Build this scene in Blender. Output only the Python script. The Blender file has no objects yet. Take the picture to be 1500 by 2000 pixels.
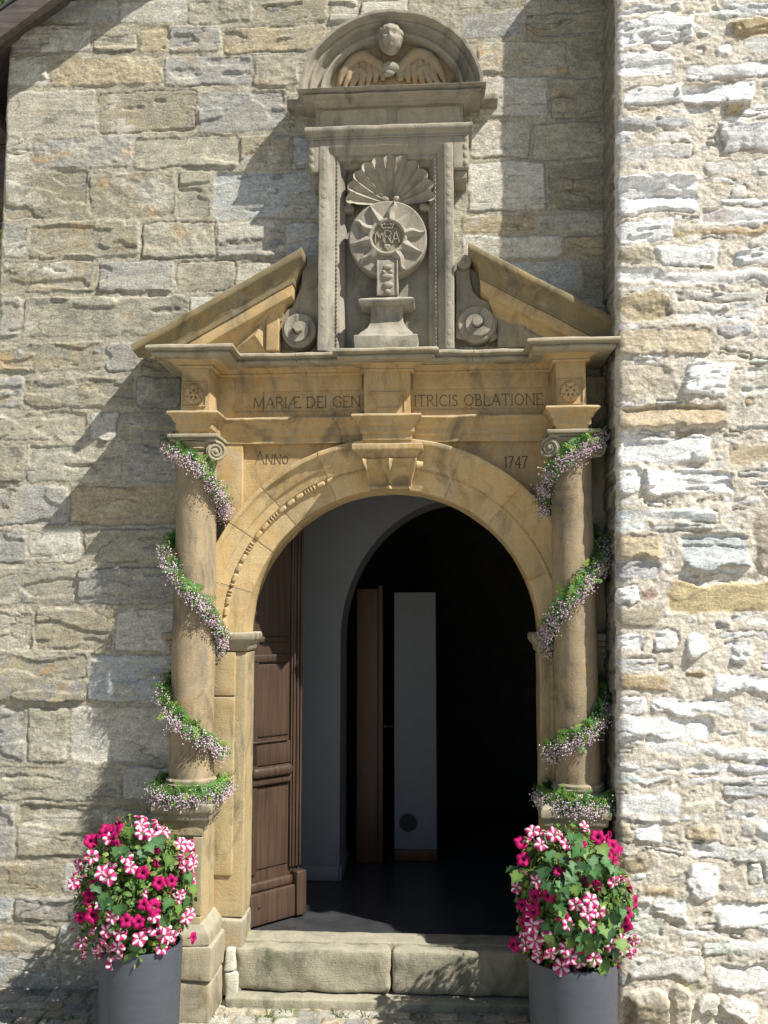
import bpy, bmesh, math, random
import numpy as np
from mathutils import Vector, Matrix, noise as mnoise

random.seed(7)
rng = np.random.default_rng(7)
sc = bpy.context.scene
COL = sc.collection
R = math.radians

# ------------------------------------------------------------------ camera
FPX = 1870.0
CAMPOS = np.array([0.245, -4.68, 1.85])
YAW = math.atan(123 / FPX)
PITCH = math.atan(200 / math.hypot(FPX, 123))
cam_data = bpy.data.cameras.new("camera")
cam_data.sensor_fit = 'VERTICAL'
cam_data.sensor_height = 36.0
cam_data.lens = FPX / 2000.0 * 36.0
cam_data.clip_end = 500
cam = bpy.data.objects.new("camera", cam_data)
COL.objects.link(cam)
cam.location = CAMPOS
cam.rotation_euler = (math.pi / 2 + PITCH, 0, YAW)
sc.camera = cam

# ------------------------------------------------------------------ light
SUN = Vector((1.60, -1.0, 2.07)).normalized()
world = bpy.data.worlds.new("World")
sc.world = world
world.use_nodes = True
wn = world.node_tree
wn.nodes.clear()
sky = wn.nodes.new("ShaderNodeTexSky")
sky.sky_type = 'NISHITA'
sky.sun_disc = False
sky.sun_elevation = math.asin(SUN.z)
sky.sun_rotation = math.atan2(SUN.x, SUN.y)
bg = wn.nodes.new("ShaderNodeBackground")
bg.inputs[1].default_value = 0.055
wo = wn.nodes.new("ShaderNodeOutputWorld")
wn.links.new(sky.outputs[0], bg.inputs[0])
wn.links.new(bg.outputs[0], wo.inputs[0])
sd = bpy.data.lights.new("sun", 'SUN')
sd.energy = 5.0
sd.angle = R(0.55)
sd.color = (1.0, 0.95, 0.86)
sun = bpy.data.objects.new("sun", sd)
COL.objects.link(sun)
sun.rotation_euler = SUN.to_track_quat('Z', 'Y').to_euler()
sun.location = (4, -4, 8)
sc.view_settings.view_transform = 'Standard'
sc.view_settings.look = 'None'
sc.view_settings.exposure = 0.64
sc.view_settings.gamma = 1
sc.cycles.max_bounces = 8

# ------------------------------------------------------------------ measuring
_fw = np.array([-math.sin(YAW) * math.cos(PITCH), math.cos(YAW) * math.cos(PITCH), math.sin(PITCH)])
_rt = np.array([math.cos(YAW), math.sin(YAW), 0.0])
_up = np.cross(_rt, _fw)


def W(px, py, p=0.0):
    """world x, z of a photo point lying p metres in front of the wall plane"""
    d = _fw + _rt * (px - 750) / FPX - _up * (py - 1000) / FPX
    t = (-p - CAMPOS[1]) / d[1]
    q = CAMPOS + d * t
    return float(q[0]), float(q[2])


def X(px, py, p=0.0): return W(px, py, p)[0]
def Z(px, py, p=0.0): return W(px, py, p)[1]


# ------------------------------------------------------------------ numpy noise
def _h(ix, iy, iz, seed):
    n = (ix.astype(np.int64) * 374761393 + iy.astype(np.int64) * 668265263 + iz.astype(np.int64) * 2147483647 + seed * 974634721) & 0xffffffff
    n = ((n ^ (n >> 13)) * 1274126177) & 0xffffffff
    n = n ^ (n >> 16)
    n = (n * 2246822519) & 0xffffffff
    n = n ^ (n >> 15)
    return n.astype(np.float64) / 2147483647.5 - 1.0


def vn2(x, y, seed=0):
    xi = np.floor(x); yi = np.floor(y)
    fx = x - xi; fy = y - yi
    u = fx * fx * fx * (fx * (fx * 6 - 15) + 10); v = fy * fy * fy * (fy * (fy * 6 - 15) + 10)
    z = np.zeros_like(xi)
    a = _h(xi, yi, z, seed); b = _h(xi + 1, yi, z, seed); c = _h(xi, yi + 1, z, seed); d = _h(xi + 1, yi + 1, z, seed)
    return (a * (1 - u) + b * u) * (1 - v) + (c * (1 - u) + d * u) * v


def fbm2(x, y, seed=0, oct=4, gain=0.5):
    s = 0; a = 1; t = 0
    for i in range(oct):
        s = s + a * vn2(x + 17.3 * i, y - 9.1 * i, seed + i * 31)
        t += a; a *= gain
        x, y = (x * 0.8 - y * 0.6) * 2.03, (x * 0.6 + y * 0.8) * 2.03
    return s / t


def afbm2(x, y, seed=0, oct=4, gain=0.5):
    """fbm that keeps its axes (stretched strata)"""
    s = 0; a = 1; t = 0
    for i in range(oct):
        s = s + a * vn2(x + 17.3 * i, y - 9.1 * i, seed + i * 31)
        t += a; a *= gain
        x = x * 2.07; y = y * 2.03
    return s / t


def vn3(P, seed=0):
    i = np.floor(P); f = P - i
    u = f * f * (3 - 2 * f)
    r = 0
    for dx in (0, 1):
        for dy in (0, 1):
            for dz in (0, 1):
                w = (u[:, 0] if dx else 1 - u[:, 0]) * (u[:, 1] if dy else 1 - u[:, 1]) * (u[:, 2] if dz else 1 - u[:, 2])
                r = r + w * _h(i[:, 0] + dx, i[:, 1] + dy, i[:, 2] + dz, seed)
    return r


def sstep(a, b, x):
    t = np.clip((x - a) / (b - a), 0, 1)
    return t * t * (3 - 2 * t)


# ------------------------------------------------------------------ object helpers
def tag(o, label=None, cat=None, group=None, kind=None):
    if label: o['label'] = label
    if cat: o['category'] = cat
    if group: o['group'] = group
    if kind: o['kind'] = kind
    return o


def thing(name, loc, label, cat, group=None):
    o = bpy.data.objects.new(name, None)
    o.empty_display_size = 0.1
    COL.objects.link(o)
    o.location = loc
    return tag(o, label, cat, group)


def link(name, me, parent=None, mat=None):
    o = bpy.data.objects.new(name, me)
    COL.objects.link(o)
    if mat is not None:
        me.materials.append(mat)
    if parent is not None:
        o.parent = parent
        loc = Vector((0, 0, 0)); q = parent
        while q is not None:
            loc += Vector(q.location); q = q.parent
        if parent.type == 'EMPTY':
            o.matrix_parent_inverse = Matrix.Translation(-loc)
    return o


def np_mesh(name, V, F, C=None, smooth=True, sharp=None):
    """V (n,3), F: (m,4) or (m,3) int array or list of tuples"""
    me = bpy.data.meshes.new(name)
    V = np.asarray(V, dtype=np.float32)
    if isinstance(F, np.ndarray):
        k = F.shape[1]
        me.vertices.add(len(V)); me.vertices.foreach_set('co', V.ravel())
        me.loops.add(F.size); me.loops.foreach_set('vertex_index', F.astype(np.int32).ravel())
        me.polygons.add(len(F))
        me.polygons.foreach_set('loop_start', np.arange(0, F.size, k, dtype=np.int32))
        me.polygons.foreach_set('loop_total', np.full(len(F), k, dtype=np.int32))
        me.update(calc_edges=True)
        me.validate()
    else:
        me.from_pydata([tuple(map(float, v)) for v in V], [], [tuple(f) for f in F])
        me.update()
    n = len(me.vertices)
    if C is None:
        C = np.ones((len(V), 3))
    C = np.asarray(C, dtype=np.float32)
    at = me.color_attributes.new('Col', 'FLOAT_COLOR', 'POINT')
    rgba = np.ones((n, 4), np.float32); rgba[:, :3] = C[:n]
    at.data.foreach_set('color', rgba.ravel())
    me.polygons.foreach_set('use_smooth', np.full(len(me.polygons), bool(smooth)))
    if smooth and sharp:
        me.set_sharp_from_angle(angle=R(sharp))
    return me


class MB:
    def __init__(s):
        s.V = []; s.F = []; s.C = []

    def add(s, V, F, col=(1, 1, 1)):
        b = len(s.V)
        s.V.extend([tuple(v) for v in V])
        s.F.extend([tuple(i + b for i in f) for f in F])
        if len(col) == 3 and not hasattr(col[0], '__len__'):
            s.C.extend([tuple(col)] * len(V))
        else:
            s.C.extend([tuple(c) for c in col])
        return s

    # rounded, subdivided block
    def box(s, x0, x1, y0, y1, z0, z1, r=0.006, step=0.035, col=(1, 1, 1)):
        def ax(a, b):
            L = b - a; rr = min(r, L * 0.45)
            inner = np.linspace(a + rr, b - rr, max(2, int((L - 2 * rr) / step) + 1))
            return np.concatenate([[a, a + rr * 0.35], inner, [b - rr * 0.35, b]])
        xs, ys, zs = ax(x0, x1), ax(y0, y1), ax(z0, z1)
        lo = np.array([x0, y0, z0]); hi = np.array([x1, y1, z1])
        rr = np.minimum(r, (hi - lo) * 0.45)
        idx = {}; V = []; F = []

        def vid(p):
            k = (round(p[0], 6), round(p[1], 6), round(p[2], 6))
            if k not in idx:
                q = np.array(p); inn = np.clip(q, lo + rr, hi - rr); d = q - inn
                dn = d / np.maximum(rr, 1e-9); l = np.linalg.norm(dn)
                if l > 1e-9:
                    q = inn + dn / l * rr * max(abs(dn))
                idx[k] = len(V); V.append(q)
            return idx[k]
        nx, ny, nz = len(xs), len(ys), len(zs)
        for zc, fl in ((z0, True), (z1, False)):
            for i in range(nx - 1):
                for j in range(ny - 1):
                    f = [vid((xs[i], ys[j], zc)), vid((xs[i + 1], ys[j], zc)), vid((xs[i + 1], ys[j + 1], zc)), vid((xs[i], ys[j + 1], zc))]
                    F.append(f[::-1] if fl else f)
        for yc, fl in ((y0, False), (y1, True)):
            for i in range(nx - 1):
                for j in range(nz - 1):
                    f = [vid((xs[i], yc, zs[j])), vid((xs[i + 1], yc, zs[j])), vid((xs[i + 1], yc, zs[j + 1])), vid((xs[i], yc, zs[j + 1]))]
                    F.append(f[::-1] if fl else f)
        for xc, fl in ((x0, True), (x1, False)):
            for i in range(ny - 1):
                for j in range(nz - 1):
                    f = [vid((xc, ys[i], zs[j])), vid((xc, ys[i + 1], zs[j])), vid((xc, ys[i + 1], zs[j + 1])), vid((xc, ys[i], zs[j + 1]))]
                    F.append(f[::-1] if fl else f)
        return s.add(V, F, col)

    # loft of closed rings (same count); rings: list of list of 3-vectors
    def loft(s, rings, cap0=True, cap1=True, closed=True, col=(1, 1, 1)):
        n = len(rings[0]); V = [v for r_ in rings for v in r_]; F = []
        m = n if closed else n - 1
        for a in range(len(rings) - 1):
            for i in range(m):
                j = (i + 1) % n
                F.append((a * n + i, a * n + j, (a + 1) * n + j, (a + 1) * n + i))
        if cap0: F.append(tuple(range(n))[::-1])
        if cap1: F.append(tuple((len(rings) - 1) * n + i for i in range(n)))
        return s.add(V, F, col)

    def lathe(s, cx, cy, prof, seg=48, col=(1, 1, 1), sq=None):
        rings = []
        for r_, z in prof:
            ring = []
            for i in range(seg):
                t = 2 * math.pi * i / seg
                ring.append((cx + r_ * math.cos(t), cy + r_ * math.sin(t), z))
            rings.append(ring)
        return s.loft(rings, col=col)

    def cyl(s, p0, p1, r0, r1=None, seg=16, col=(1, 1, 1), caps=True):
        p0 = Vector(p0); p1 = Vector(p1); r1 = r0 if r1 is None else r1
        d = (p1 - p0).normalized(); a = d.orthogonal().normalized(); b = d.cross(a)
        rings = []
        for p, r_ in ((p0, r0), (p1, r1)):
            rings.append([p + (a * math.cos(2 * math.pi * i / seg) + b * math.sin(2 * math.pi * i / seg)) * r_ for i in range(seg)])
        return s.loft(rings, cap0=caps, cap1=caps, col=col)

    def tube(s, pts, rad, seg=8, col=(1, 1, 1)):
        pts = [Vector(p) for p in pts]; rings = []
        n = len(pts); prev = None
        for i, p in enumerate(pts):
            d = (pts[min(i + 1, n - 1)] - pts[max(i - 1, 0)]).normalized()
            a = d.orthogonal().normalized() if prev is None else (prev - d * prev.dot(d)).normalized()
            prev = a; b = d.cross(a)
            r_ = rad[i] if hasattr(rad, '__len__') else rad
            rings.append([p + (a * math.cos(2 * math.pi * k / seg) + b * math.sin(2 * math.pi * k / seg)) * r_ for k in range(seg)])
        return s.loft(rings, col=col)

    def ball(s, c, r_, seg=10, col=(1, 1, 1)):
        rx, ry, rz = r_ if hasattr(r_, '__len__') else (r_, r_, r_)
        rings = []
        for a in range(1, seg):
            ph = math.pi * a / seg
            rings.append([(c[0] + rx * math.sin(ph) * math.cos(2 * math.pi * i / (seg * 2)), c[1] + ry * math.sin(ph) * math.sin(2 * math.pi * i / (seg * 2)), c[2] - rz * math.cos(ph)) for i in range(seg * 2)])
        return s.loft(rings, col=col)

    # extruded outline in the x-z plane, from y=-p0 to y=-p1
    def plate(s, pts, p_back, p_front, ch=0.004, col=(1, 1, 1)):
        n = len(pts)
        area = sum(pts[i][0] * pts[(i + 1) % n][1] - pts[(i + 1) % n][0] * pts[i][1] for i in range(n))
        if area < 0: pts = pts[::-1]
        ins = []
        for i in range(n):
            a = Vector(pts[i - 1]); b = Vector(pts[i]); c = Vector(pts[(i + 1) % n])
            d1 = (b - a).normalized(); d2 = (c - b).normalized()
            n1 = Vector((-d1.y, d1.x)); n2 = Vector((-d2.y, d2.x)); m = n1 + n2
            k = ch / max(0.35, 1 + n1.dot(n2))
            ins.append((b.x + m.x * k, b.y + m.y * k))
        r0 = [(x, -p_back, z) for x, z in pts]
        r1 = [(x, -(p_front - ch), z) for x, z in pts]
        r2 = [(x, -p_front, z) for x, z in ins]
        return s.loft([r0, r1, r2], cap0=False, cap1=True, col=col)

    def build(s, name, mat, parent=None, amp=0.0, ns=9.0, smooth=True, sharp=38, label=None, seed=1):
        V = np.array(s.V, dtype=np.float64)
        if amp:
            d = np.stack([vn3(V * ns + 5.1, seed) + 0.5 * vn3(V * ns * 3.1 + 2.2, seed + 1), vn3(V * ns + 15.7, seed + 2) + 0.5 * vn3(V * ns * 3.1 + 7.2, seed + 3), vn3(V * ns + 25.3, seed + 4) + 0.5 * vn3(V * ns * 3.1 + 12.2, seed + 5)], 1)
            V = V + d * amp * 0.75
        me = np_mesh(name, V, s.F, s.C, smooth, sharp)
        bm = bmesh.new(); bm.from_mesh(me)
        bmesh.ops.recalc_face_normals(bm, faces=bm.faces)
        bm.to_mesh(me); bm.free()
        o = link(name, me, parent, mat)
        if label: o['label'] = label
        return o


def chamfer(prof, r=0.004):
    out = [prof[0]]
    for i in range(1, len(prof) - 1):
        a = Vector(prof[i - 1]); b = Vector(prof[i]); c = Vector(prof[i + 1])
        d1 = (a - b); d2 = (c - b)
        if d1.length < 1e-6 or d2.length < 1e-6 or abs(d1.normalized().dot(d2.normalized()) + 1) < 0.12:
            out.append(prof[i]); continue
        k1 = min(r, d1.length * 0.4); k2 = min(r, d2.length * 0.4)
        out.append(tuple(b + d1.normalized() * k1)); out.append(tuple(b + d2.normalized() * k2))
    out.append(prof[-1])
    return out


def sweep(mb, path, prof, xf=None, step=0.03, ch=0.004, back=None, col=(1, 1, 1), joints=(), jcol=(1.25, 1.2, 1.15)):
    """profile (o, h): o = outward (right-hand) offset from the path, h = height. xf(a, b, h) -> xyz.
       back: if given, closes top and bottom to this b coordinate"""
    if xf is None: xf = lambda a, b, h: (a, b, h)
    prof = chamfer(prof, ch)
    P_ = [Vector(p) for p in path]; n = len(P_)
    dirs = [(P_[i + 1] - P_[i]).normalized() for i in range(n - 1)]
    nor = [Vector((d.y, -d.x)) for d in dirs]
    mit = []
    for i in range(n):
        if i == 0: m = nor[0]
        elif i == n - 1: m = nor[-1]
        else:
            m = (nor[i - 1] + nor[i]) / max(0.2, 1 + nor[i - 1].dot(nor[i]))
        mit.append(m)
    sts = []
    for i in range(n - 1):
        L = (P_[i + 1] - P_[i]).length; k = max(1, int(L / step))
        ts = [j / k for j in range(k)]
        for t in ts:
            sts.append((P_[i].lerp(P_[i + 1], t), mit[i].lerp(mit[i + 1], t), False))
        for jx in joints:
            t = (jx - P_[i].x) / (P_[i + 1].x - P_[i].x) if abs(P_[i + 1].x - P_[i].x) > 1e-6 else -1
            if 0.01 < t < 0.99:
                for e, f_ in ((-0.0035, 0), (-0.003, 1), (0.003, 1), (0.0035, 0)):
                    tt = t + e / L
                    sts.append((P_[i].lerp(P_[i + 1], tt), mit[i].lerp(mit[i + 1], tt), bool(f_)))
    sts.append((P_[-1], mit[-1], False))
    if joints:
        pass
    # keep order along the path
    def keyf(sv):
        p = sv[0]; best = 0; acc = 0; bd = 1e9
        for i in range(n - 1):
            L = (P_[i + 1] - P_[i]).length
            t = max(0, min(1, (p - P_[i]).dot(dirs[i]) / L)); q = P_[i].lerp(P_[i + 1], t)
            if (q - p).length < bd - 1e-7: bd = (q - p).length; best = acc + t * L
            acc += L
        return best
    sts.sort(key=keyf)
    m = len(prof); V = []; F = []; C = []
    for p, mm, jf in sts:
        for o, h in prof:
            o2 = o - (0.004 if jf else 0)
            V.append(xf(p.x + mm.x * o2, p.y + mm.y * o2, h)); C.append(jcol if jf else col)
    for i in range(len(sts) - 1):
        for j in range(m - 1):
            F.append((i * m + j, (i + 1) * m + j, (i + 1) * m + j + 1, i * m + j + 1))
    mb.add(V, F, C)
    if back is not None:
        for jj in (0, m - 1):
            V = []; F = []
            o, h = prof[jj]
            for p, mm, jf in sts:
                V.append(xf(p.x + mm.x * o, p.y + mm.y * o, h)); V.append(xf(p.x + mm.x * o, back, h))
            for i in range(len(sts) - 1):
                if (Vector(V[2 * i]) - Vector(V[2 * i + 2])).length > 1e-5:
                    F.append((2 * i, 2 * i + 1, 2 * i + 3, 2 * i + 2))
            mb.add(V, F, col)
    else:
        # end caps
        k = len(sts)
        if m > 2:
            mb.add([xf(sts[0][0].x + sts[0][1].x * o, sts[0][0].y + sts[0][1].y * o, h) for o, h in prof], [tuple(range(m))], col)
            mb.add([xf(sts[-1][0].x + sts[-1][1].x * o, sts[-1][0].y + sts[-1][1].y * o, h) for o, h in prof], [tuple(range(m))], col)


# ------------------------------------------------------------------ materials
def new_mat(name):
    m = bpy.data.materials.new(name); m.use_nodes = True
    nt = m.node_tree; b = nt.nodes["Principled BSDF"]
    return m, nt, b


def N(nt, t, **kw):
    n = nt.nodes.new(t)
    for k, v in kw.items():
        if k.startswith('i_'):
            key = k[2:]
            key = int(key) if key.isdigit() else key.replace('_', ' ')
            n.inputs[key].default_value = v
        else:
            setattr(n, k, v)
    return n


def noise_node(nt, vec, scale, detail=4, rough=0.55, dist=0.0):
    n = N(nt, "ShaderNodeTexNoise", i_Scale=scale, i_Detail=detail, i_Roughness=rough, i_Distortion=dist)
    nt.links.new(vec, n.inputs['Vector'])
    return n.outputs['Fac']


def mapr(nt, val, a, b, c, d, clamp=True):
    n = N(nt, "ShaderNodeMapRange"); n.clamp = clamp
    n.inputs[1].default_value = a; n.inputs[2].default_value = b; n.inputs[3].default_value = c; n.inputs[4].default_value = d
    nt.links.new(val, n.inputs[0])
    return n.outputs[0]


def mixc(nt, fac, a, b, mode='MIX'):
    n = N(nt, "ShaderNodeMix", data_type='RGBA', blend_type=mode)
    for s_, v in ((0, fac), (6, a), (7, b)):
        if isinstance(v, (int, float)): n.inputs[s_].default_value = v
        elif isinstance(v, (tuple, list)): n.inputs[s_].default_value = (*v, 1) if len(v) == 3 else v
        else: nt.links.new(v, n.inputs[s_])
    return n.outputs[2]


def scaled(nt, vec, s):
    m = N(nt, "ShaderNodeMapping"); m.inputs['Scale'].default_value = s
    nt.links.new(vec, m.inputs['Vector'])
    return m.outputs[0]


def bumps(nt, b, items, bevel=0):
    """items: (height socket, strength, distance)"""
    prev = None
    if bevel:
        bv = N(nt, "ShaderNodeBevel", samples=4); bv.inputs[0].default_value = bevel
        prev = bv.outputs[0]
    for h, st, di in items:
        n = N(nt, "ShaderNodeBump"); n.inputs['Strength'].default_value = st; n.inputs['Distance'].default_value = di
        nt.links.new(h, n.inputs['Height'])
        if prev is not None: nt.links.new(prev, n.inputs['Normal'])
        prev = n.outputs[0]
    nt.links.new(prev, b.inputs['Normal'])


def stone_wall_mat(name, speck=0.5):
    m, nt, b = new_mat(name)
    geo = N(nt, "ShaderNodeNewGeometry"); pos = geo.outputs['Position']
    col = N(nt, "ShaderNodeAttribute", attribute_name='Col').outputs['Color']
    f1 = noise_node(nt, pos, 90, 5, 0.7)
    f2 = noise_node(nt, scaled(nt, pos, (16, 16, 50)), 1.0, 7, 0.7, 0.8)
    f3 = noise_node(nt, pos, 22, 6, 0.7)
    v = mapr(nt, f1, 0.28, 0.72, 0.60, 1.32)
    v2 = mapr(nt, f2, 0.25, 0.75, 0.70, 1.28)
    v3 = mapr(nt, f3, 0.3, 0.7, 0.82, 1.16)
    mm = N(nt, "ShaderNodeMath", operation='MULTIPLY'); nt.links.new(v, mm.inputs[0]); nt.links.new(v2, mm.inputs[1])
    m3 = N(nt, "ShaderNodeMath", operation='MULTIPLY'); nt.links.new(mm.outputs[0], m3.inputs[0]); nt.links.new(v3, m3.inputs[1])
    c = mixc(nt, 1.0, col, m3.outputs[0], 'MULTIPLY')
    sp = mapr(nt, noise_node(nt, pos, 210, 3, 0.6), 0.60, 0.72, 0, speck)
    c = mixc(nt, sp, c, (0.48, 0.46, 0.42))
    nt.links.new(c, b.inputs['Base Color'])
    b.inputs['Roughness'].default_value = 0.92
    b.inputs['Specular IOR Level'].default_value = 0.2
    bumps(nt, b, [(f2, 0.55, 0.010), (f1, 0.6, 0.007)])
    return m


def sandstone(name, c1, c2, stain, streak=0.35, grey=(0.27, 0.25, 0.2), greyamt=0.5, bump=0.4, up_light=0.0, bevel=0.004):
    m, nt, b = new_mat(name)
    geo = N(nt, "ShaderNodeNewGeometry"); pos = geo.outputs['Position']
    col = N(nt, "ShaderNodeAttribute", attribute_name='Col').outputs['Color']
    n1 = noise_node(nt, pos, 4.2, 6, 0.6, 0.6)
    n2 = noise_node(nt, pos, 11, 6, 0.65, 0.4)
    n3 = noise_node(nt, scaled(nt, pos, (16, 16, 1.6)), 1.0, 5, 0.6)
    n4 = noise_node(nt, pos, 130, 4, 0.7)
    n5 = noise_node(nt, scaled(nt, pos, (6, 6, 38)), 1.0, 4, 0.6, 0.8)
    c = mixc(nt, mapr(nt, n1, 0.35, 0.66, 0, 1), c1, c2)
    c = mixc(nt, mapr(nt, n2, 0.52, 0.7, 0, 0.75), c, stain)
    c = mixc(nt, mapr(nt, n3, 0.48, 0.72, 0, greyamt), c, grey)
    c = mixc(nt, mapr(nt, n5, 0.5, 0.75, 0, 0.35), c, tuple(x * 0.72 for x in c1))
    v = mapr(nt, n4, 0.25, 0.75, 0.84, 1.14)
    c = mixc(nt, 1.0, c, v, 'MULTIPLY')
    soot = noise_node(nt, scaled(nt, pos, (5, 5, 2.2)), 1.0, 7, 0.68, 1.2)
    c = mixc(nt, mapr(nt, soot, 0.51, 0.68, 0, 0.7), c, tuple(x * 0.42 for x in grey))
    pale = noise_node(nt, pos, 7.5, 7, 0.7, 0.8)
    c = mixc(nt, mapr(nt, pale, 0.58, 0.74, 0, 0.5), c, (0.44, 0.40, 0.31))
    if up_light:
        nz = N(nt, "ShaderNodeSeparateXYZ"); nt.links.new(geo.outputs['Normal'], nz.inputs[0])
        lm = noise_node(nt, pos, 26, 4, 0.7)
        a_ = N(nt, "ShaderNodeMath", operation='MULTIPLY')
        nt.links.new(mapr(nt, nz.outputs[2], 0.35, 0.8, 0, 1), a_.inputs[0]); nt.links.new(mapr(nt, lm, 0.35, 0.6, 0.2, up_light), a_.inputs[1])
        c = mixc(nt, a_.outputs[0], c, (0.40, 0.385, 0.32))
    c = mixc(nt, 1.0, c, col, 'MULTIPLY')
    nt.links.new(c, b.inputs['Base Color'])
    b.inputs['Roughness'].default_value = 0.9
    b.inputs['Specular IOR Level'].default_value = 0.2
    ch = noise_node(nt, scaled(nt, pos, (18, 18, 260)), 1.0, 2, 0.5)
    bumps(nt, b, [(n2, bump, 0.012), (ch, bump * 0.5, 0.004), (n4, bump, 0.004)], bevel=bevel)
    return m


def plain(name, c, rough=0.6, var=0.25, scale=20, bump=0.15, stretch=(1, 1, 1), spec=0.4, metallic=0):
    m, nt, b = new_mat(name)
    pos = N(nt, "ShaderNodeNewGeometry").outputs['Position']
    col = N(nt, "ShaderNodeAttribute", attribute_name='Col').outputs['Color']
    n1 = noise_node(nt, scaled(nt, pos, tuple(scale * s for s in stretch)), 1.0, 6, 0.6)
    n2 = noise_node(nt, pos, 3.0, 3, 0.6)
    cc = mixc(nt, 1.0, c, mapr(nt, n1, 0.25, 0.75, 1 - var, 1 + var), 'MULTIPLY')
    cc = mixc(nt, 1.0, cc, mapr(nt, n2, 0.3, 0.7, 1 - var * 0.5, 1 + var * 0.5), 'MULTIPLY')
    cc = mixc(nt, 1.0, cc, col, 'MULTIPLY')
    nt.links.new(cc, b.inputs['Base Color'])
    b.inputs['Roughness'].default_value = rough
    b.inputs['Specular IOR Level'].default_value = spec
    b.inputs['Metallic'].default_value = metallic
    if bump: bumps(nt, b, [(n1, bump, 0.006)])
    return m


def leafy(name, trans=0.35, rough=0.5, spec=0.35):
    """colour from the vertex attribute, some light passes through the blade"""
    m, nt, b = new_mat(name)
    col = N(nt, "ShaderNodeAttribute", attribute_name='Col').outputs['Color']
    nt.links.new(col, b.inputs['Base Color'])
    b.inputs['Roughness'].default_value = rough
    b.inputs['Specular IOR Level'].default_value = spec
    tr = N(nt, "ShaderNodeBsdfTranslucent"); nt.links.new(col, tr.inputs[0])
    mx = N(nt, "ShaderNodeMixShader"); mx.inputs[0].default_value = trans
    nt.links.new(b.outputs[0], mx.inputs[1]); nt.links.new(tr.outputs[0], mx.inputs[2])
    nt.links.new(mx.outputs[0], nt.nodes["Material Output"].inputs[0])
    return m


M_WALL = stone_wall_mat("split_ashlar", 0.35)
M_RUB = stone_wall_mat("pale_rubble", 0.2)
M_COB = stone_wall_mat("cobble_stone", 0.3)
M_OCH = sandstone("ochre_sandstone", (0.50, 0.375, 0.20), (0.47, 0.32, 0.145), (0.42, 0.25, 0.095), grey=(0.30, 0.265, 0.19), greyamt=0.6, up_light=0.8)
M_ARCH = sandstone("honey_sandstone", (0.54, 0.42, 0.235), (0.51, 0.365, 0.17), (0.45, 0.28, 0.11), grey=(0.30, 0.26, 0.18), greyamt=0.45, up_light=0.6)
M_BUFF = sandstone("buff_sandstone", (0.44, 0.36, 0.21), (0.39, 0.30, 0.16), (0.36, 0.25, 0.11), grey=(0.25, 0.235, 0.17), greyamt=0.7, up_light=0.6)
M_COLM = sandstone("column_sandstone", (0.385, 0.30, 0.185), (0.285, 0.23, 0.15), (0.40, 0.28, 0.125), grey=(0.18, 0.16, 0.125), greyamt=0.95, up_light=0.3)
M_RAKE = sandstone("sooty_sandstone", (0.27, 0.215, 0.12), (0.215, 0.175, 0.10), (0.33, 0.21, 0.07), grey=(0.16, 0.15, 0.11), greyamt=0.7, up_light=0.8)
M_GREY = sandstone("grey_sandstone", (0.36, 0.33, 0.26), (0.30, 0.275, 0.225), (0.235, 0.21, 0.17), grey=(0.20, 0.19, 0.17), greyamt=0.6, up_light=0.7)
M_GREYW = sandstone("weathered_sandstone", (0.365, 0.325, 0.235), (0.30, 0.265, 0.185), (0.36, 0.26, 0.13), grey=(0.21, 0.20, 0.155), greyamt=0.75, up_light=0.9)
M_STEP = sandstone("step_sandstone", (0.38, 0.35, 0.26), (0.31, 0.29, 0.215), (0.21, 0.20, 0.14), grey=(0.20, 0.21, 0.15), greyamt=0.55, bump=0.7, up_light=0.4)
M_STAIN = sandstone("rust_stained_stone", (0.36, 0.29, 0.19), (0.33, 0.27, 0.18), (0.42, 0.20, 0.07), grey=(0.24, 0.22, 0.18), greyamt=0.4)
M_LETTER = plain("incised_letter_black", (0.125, 0.088, 0.048), 0.9, 0.5, 60, 0)
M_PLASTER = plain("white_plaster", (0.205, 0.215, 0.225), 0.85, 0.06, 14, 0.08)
M_DARK = plain("unlit_interior_dark", (0.035, 0.033, 0.032), 0.8, 0.3, 8, 0.05)  # near-black colour stands in for the unlit hall
M_SLATE = plain("slate_floor", (0.045, 0.047, 0.052), 0.32, 0.35, 9, 0.05)
M_SKIRT = plain("grey_skirting", (0.20, 0.21, 0.22), 0.6, 0.1, 10, 0.05)
M_DOOR = plain("brown_oak", (0.060, 0.037, 0.025), 0.5, 0.4, 30, 0.25, stretch=(2.2, 2.2, 0.09))
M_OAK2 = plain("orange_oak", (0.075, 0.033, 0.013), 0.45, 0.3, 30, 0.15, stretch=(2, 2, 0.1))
M_TIMBER = plain("dark_weathered_timber", (0.10, 0.082, 0.075), 0.8, 0.5, 26, 0.5, stretch=(0.25, 2, 2))
M_VENT = plain("black_vent_grille", (0.012, 0.012, 0.014), 0.5, 0.1, 10, 0)
M_IRON = plain("dark_iron", (0.05, 0.045, 0.045), 0.5, 0.3, 40, 0.1, metallic=0.6)
M_POT = plain("slate_grey_planter", (0.068, 0.077, 0.098), 0.55, 0.12, 16, 0.05, stretch=(1, 1, 3), spec=0.4)
M_SOIL = plain("dark_soil", (0.03, 0.022, 0.015), 0.95, 0.5, 60, 0.6)
M_LEAF = leafy("leaf_green", 0.3)
M_PETAL = leafy("petal", 0.3, 0.6, 0.2)
M_BARK = plain("bark", (0.09, 0.07, 0.05), 0.9, 0.5, 14, 0.6, stretch=(1, 1, 0.3))
M_SLATE_ROOF = plain("roof_slate", (0.06, 0.06, 0.065), 0.6, 0.4, 12, 0.2)

GZ = 0.07      # ground level at the foot of the wall
FZ = 0.315     # church floor level
AX, AZ = -0.026, Z(768, 1243, 0.05)  # centre of the arch
RIN = 0.712
ROUT = 0.955


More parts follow.
